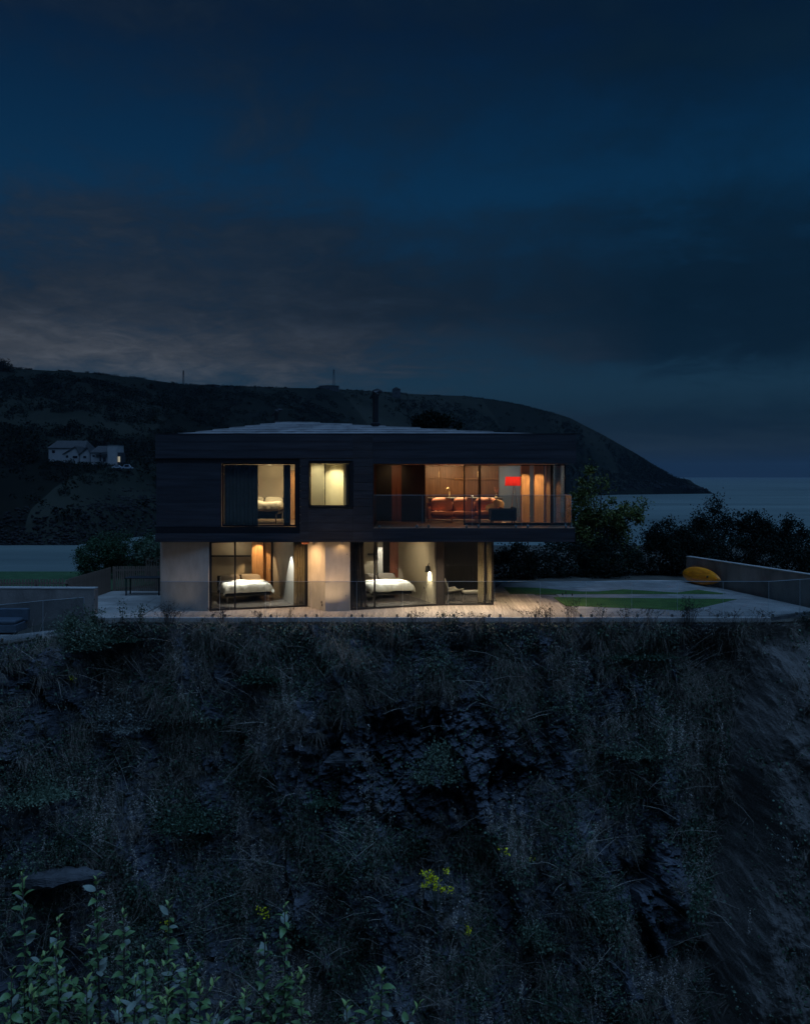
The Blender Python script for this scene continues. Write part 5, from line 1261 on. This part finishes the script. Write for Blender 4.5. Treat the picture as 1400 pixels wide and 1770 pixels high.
# weeds silhouetted along the deck edge
def weed(label, px, h_px, nst, wd, kind='seed', y=30.1, pyb=1078):
    s = y/F; b = Vector((PX(px,y), y, H-(pyb-822)*s)); t = thing('edge_weed', label, 'weed', b, world=True, group='weeds along the deck edge'); st = MB(); pos = []
    for k in range(nst):
        hh = h_px*s*rng.uniform(.55,1.0); dx = rng.normal()*wd*s*.5; q = Vector((dx, rng.normal()*.12, hh)); mid = b+q*.5+Vector((rng.normal()*.03, 0, .03)); tip = b+q
        st.tube([b+Vector((dx*.3,0,-.05)), mid, tip], [.007,.005,.003], 4)
        if kind == 'teasel':
            st.puff((tip.x, tip.y, tip.z), (.022,.022,.05), .9, 1, 8, 6)
        else:
            m_ = 26 if kind == 'seed' else 40; u_ = rng.uniform(.35 if kind == 'seed' else .1, 1.0, m_)
            pts = np.array(b)+np.outer(u_, np.array(q))+rng.normal(size=(m_,3))*(.022+.05*(1-u_[:,None])) if kind == 'seed' else np.array(b)+np.outer(u_, np.array(q))+rng.normal(size=(m_,3))*.07
            pos.append(pts)
            if kind == 'seed':
                for e in range(3):
                    a = b+q*rng.uniform(.4,.9); bb = a+Vector((rng.normal()*.10, rng.normal()*.05, rng.uniform(.05,.16))); st.tube([a,bb], .003, 3); pos.append(np.array(bb)+rng.normal(size=(8,3))*.018)
    st.build('stem', M['seed'], t)
    if pos:
        pos = np.concatenate(pos); put('seed_heads' if kind == 'seed' else 'leaves', leaf_mesh('weed_leaf', pos, (.030 if kind == 'seed' else .06)*rng.uniform(.6,1.4,len(pos)), None, 0, .35), M['seed'] if kind == 'seed' else M['ivy'], t)['kind'] = 'stuff'
weed('dark leafy weed at the left end of the deck edge', 160, 42, 8, 30, 'leaf'); weed('two stemmed leafy weed left of the house', 212, 46, 4, 20, 'leaf'); weed('sparse weed in front of the left house corner', 243, 40, 4, 24, 'leaf')
weed('bushy pale umbel weed in front of the left concrete wall', 292, 42, 18, 30); weed('feathery weed below the left bed', 385, 30, 7, 36); weed('single tall weed stem below the left bedroom', 500, 34, 3, 14)
weed('pair of teasels in front of the concrete pier', 556, 54, 2, 8, 'teasel'); weed('thin weeds left of the concrete pier', 452, 26, 5, 30); weed('weed spray in front of the reading lamp', 716, 28, 7, 26); weed('dark berried weed below the glazed corner', 780, 24, 5, 40, 'leaf')
weed('low weed right of the ground floor corner', 825, 24, 5, 26); weed('brown dock stalks at the right end of the timber deck', 922, 36, 9, 34); weed('dense dock stalks left of the turf', 948, 34, 8, 26)
weed('tall teasels in front of the turf', 986, 66, 3, 18, 'teasel'); weed('dark stalks below the teasels', 985, 44, 8, 26); weed('low stalks before the left half of the turf', 1035, 34, 7, 34); weed('thin stalks before the middle of the turf', 1085, 32, 7, 36); weed('single dark stalks before the right half of the turf', 1125, 30, 5, 26)
weed('rounded dark bush of stalks before the right tip of the turf', 1192, 48, 22, 28); weed('sparse stalks near the balustrade turn', 1262, 28, 7, 40); weed('low stalks beside the right balustrade corner', 1310, 24, 5, 30)

# ------------------------------------------------------------------ foreground shrubs (near bank)
def leaf_var(name, L_, W_, curl, m):
    vs = []; n = 6
    for i in range(n+1):
        s = i/n; w_ = W_*math.sin(math.pi*min(1, s*.92+.06))**.8*(1-.15*s); z = curl*L_*(s-s*s*1.6)
        vs += [(-w_, s*L_, z+w_*.35), (0, s*L_, z-.0), (w_, s*L_, z+w_*.35)]
    fs = []
    for i in range(n):
        for k in range(2): a = i*3+k; fs.append((a, a+1, a+4, a+3))
    me = bpy.data.meshes.new(name); me.from_pydata(vs, [], fs); me.update(); me.polygons.foreach_set('use_smooth', [True]*len(fs)); me.materials.append(m); return me
LM = [leaf_var('leaf', .062, .017, .25, M['nearleaf']), leaf_var('leaf', .068, .020, -.15, M['nearleaf2']), leaf_var('leaf', .055, .016, .4, M['nearleaf']), leaf_var('leaf', .050, .012, .3, M['nearyoung'])]
def shoot(label, px, py, y, bx=0.0, dense=1.0, side=2):
    tip = P(px, py, y); base = Vector((tip.x+bx, y+.1, bank_z(tip.x, y)-.02))
    t = thing('leafy_shrub', label, 'shrub', base, world=True, group='leafy shrubs in the foreground')
    ht = (tip-base).length; stems = []
    mid = base.lerp(tip,.55)+Vector((random.uniform(-.05,.05), random.uniform(-.05,.05), 0)); stems.append(([base, mid, tip], .010))
    for k in range(side):
        s = base.lerp(tip, random.uniform(.45,.8)); e = s+Vector((random.uniform(-.26,.26), random.uniform(-.2,.2), random.uniform(.12,.34)))
        stems.append(([s, s.lerp(e,.5)+Vector((0,0,.02)), e], .005))
    for q, (pts_, r) in enumerate(stems):
        MB().tube(pts_, [r, r*.75, r*.3], 6).build('stem', M['bark'], t, smooth=True)
        L_ = (pts_[2]-pts_[0]).length; vis = min(L_, 1.15); n = int(vis/.018*dense*(1.0 if q == 0 else .9))
        for i in range(n):
            s = 1-(i/max(1,n))*vis/L_
            c = pts_[0].lerp(pts_[1], s/.55) if s < .55 else pts_[1].lerp(pts_[2], (s-.55)/.45)
            if q > 0: c = pts_[0].lerp(pts_[2], s)
            near_tip = i < 4
            a = i*2.4+random.uniform(-.4,.4); el_ = R(random.uniform(45,70)) if near_tip else R(random.uniform(-15,45))
            d = Vector((math.cos(a)*math.cos(el_), math.sin(a)*math.cos(el_), math.sin(el_)))
            me = LM[3] if near_tip else LM[random.choice((0,0,2,2,1))]
            o = put('leaf', me, None, t)
            m_ = d.to_track_quat('Y', 'Z').to_matrix().to_4x4()
            sc_ = random.uniform(.55,1.35)*(.8 if near_tip else 1.0)
            o.matrix_basis = Matrix.Translation(c+d*.004) @ m_ @ Matrix.Rotation(random.uniform(-.6,.6), 4, 'Y') @ Matrix.Scale(sc_, 4)
shoots = [('tall leafy shoot nearest the left edge', 38, 1512, 5.2, 0, 3), ('tallest leafy shoot second from the left edge', 166, 1520, 5.2, .02, 3), ('leafy shoot third from left, a little lower', 214, 1576, 5.0, -.02, 3),
          ('slender leafy shoot with yellow flowers behind it', 292, 1562, 5.3, .02, 2), ('short leafy shoot left of the tall middle one', 458, 1622, 5.1, .03, 2), ('tall middle leafy shoot standing alone', 492, 1568, 5.1, 0, 2),
          ('small leafy shoot tip right of the middle near the bottom', 660, 1682, 5.0, 0, 1), ('low leafy shoot tip at the bottom centre', 598, 1738, 5.0, 0, 1), ('low bushy shoot below the slender one', 345, 1705, 4.9, 0, 3),
          ('bushy shoot in the dense lower left', 95, 1640, 4.8, .05, 3), ('low bushy shoot between the second and third shoots', 235, 1690, 4.7, 0, 3), ('very low shoot at the bottom left corner', 20, 1680, 4.6, 0, 3), ('low shoot at the bottom beneath the slender one', 290, 1720, 4.6, 0, 3), ('low shoot at the bottom left of the second shoot', 150, 1700, 4.5, 0, 3)]
shoots += [('low leafy shoot between the first and second tall shoots', 100, 1590, 5.0, 0, 3), ('leafy side shoot right of the third shoot', 250, 1640, 4.9, 0, 3), ('leafy shoot below the slender one on its right', 325, 1655, 5.0, 0, 3),
           ('low leafy shoot at the left edge under the tallest', 55, 1715, 4.6, 0, 3), ('lowest leafy shoot under the third shoot', 205, 1735, 4.6, 0, 3), ('low leafy shoot left of the middle pair', 425, 1715, 4.8, 0, 2), ('low leafy shoot right of the middle pair', 520, 1725, 4.8, 0, 2)]
for lab, px, py, y, bx, sd_ in shoots: shoot(lab, px, py, y, bx, 1.0, sd_+3 if px < 400 else sd_+1)
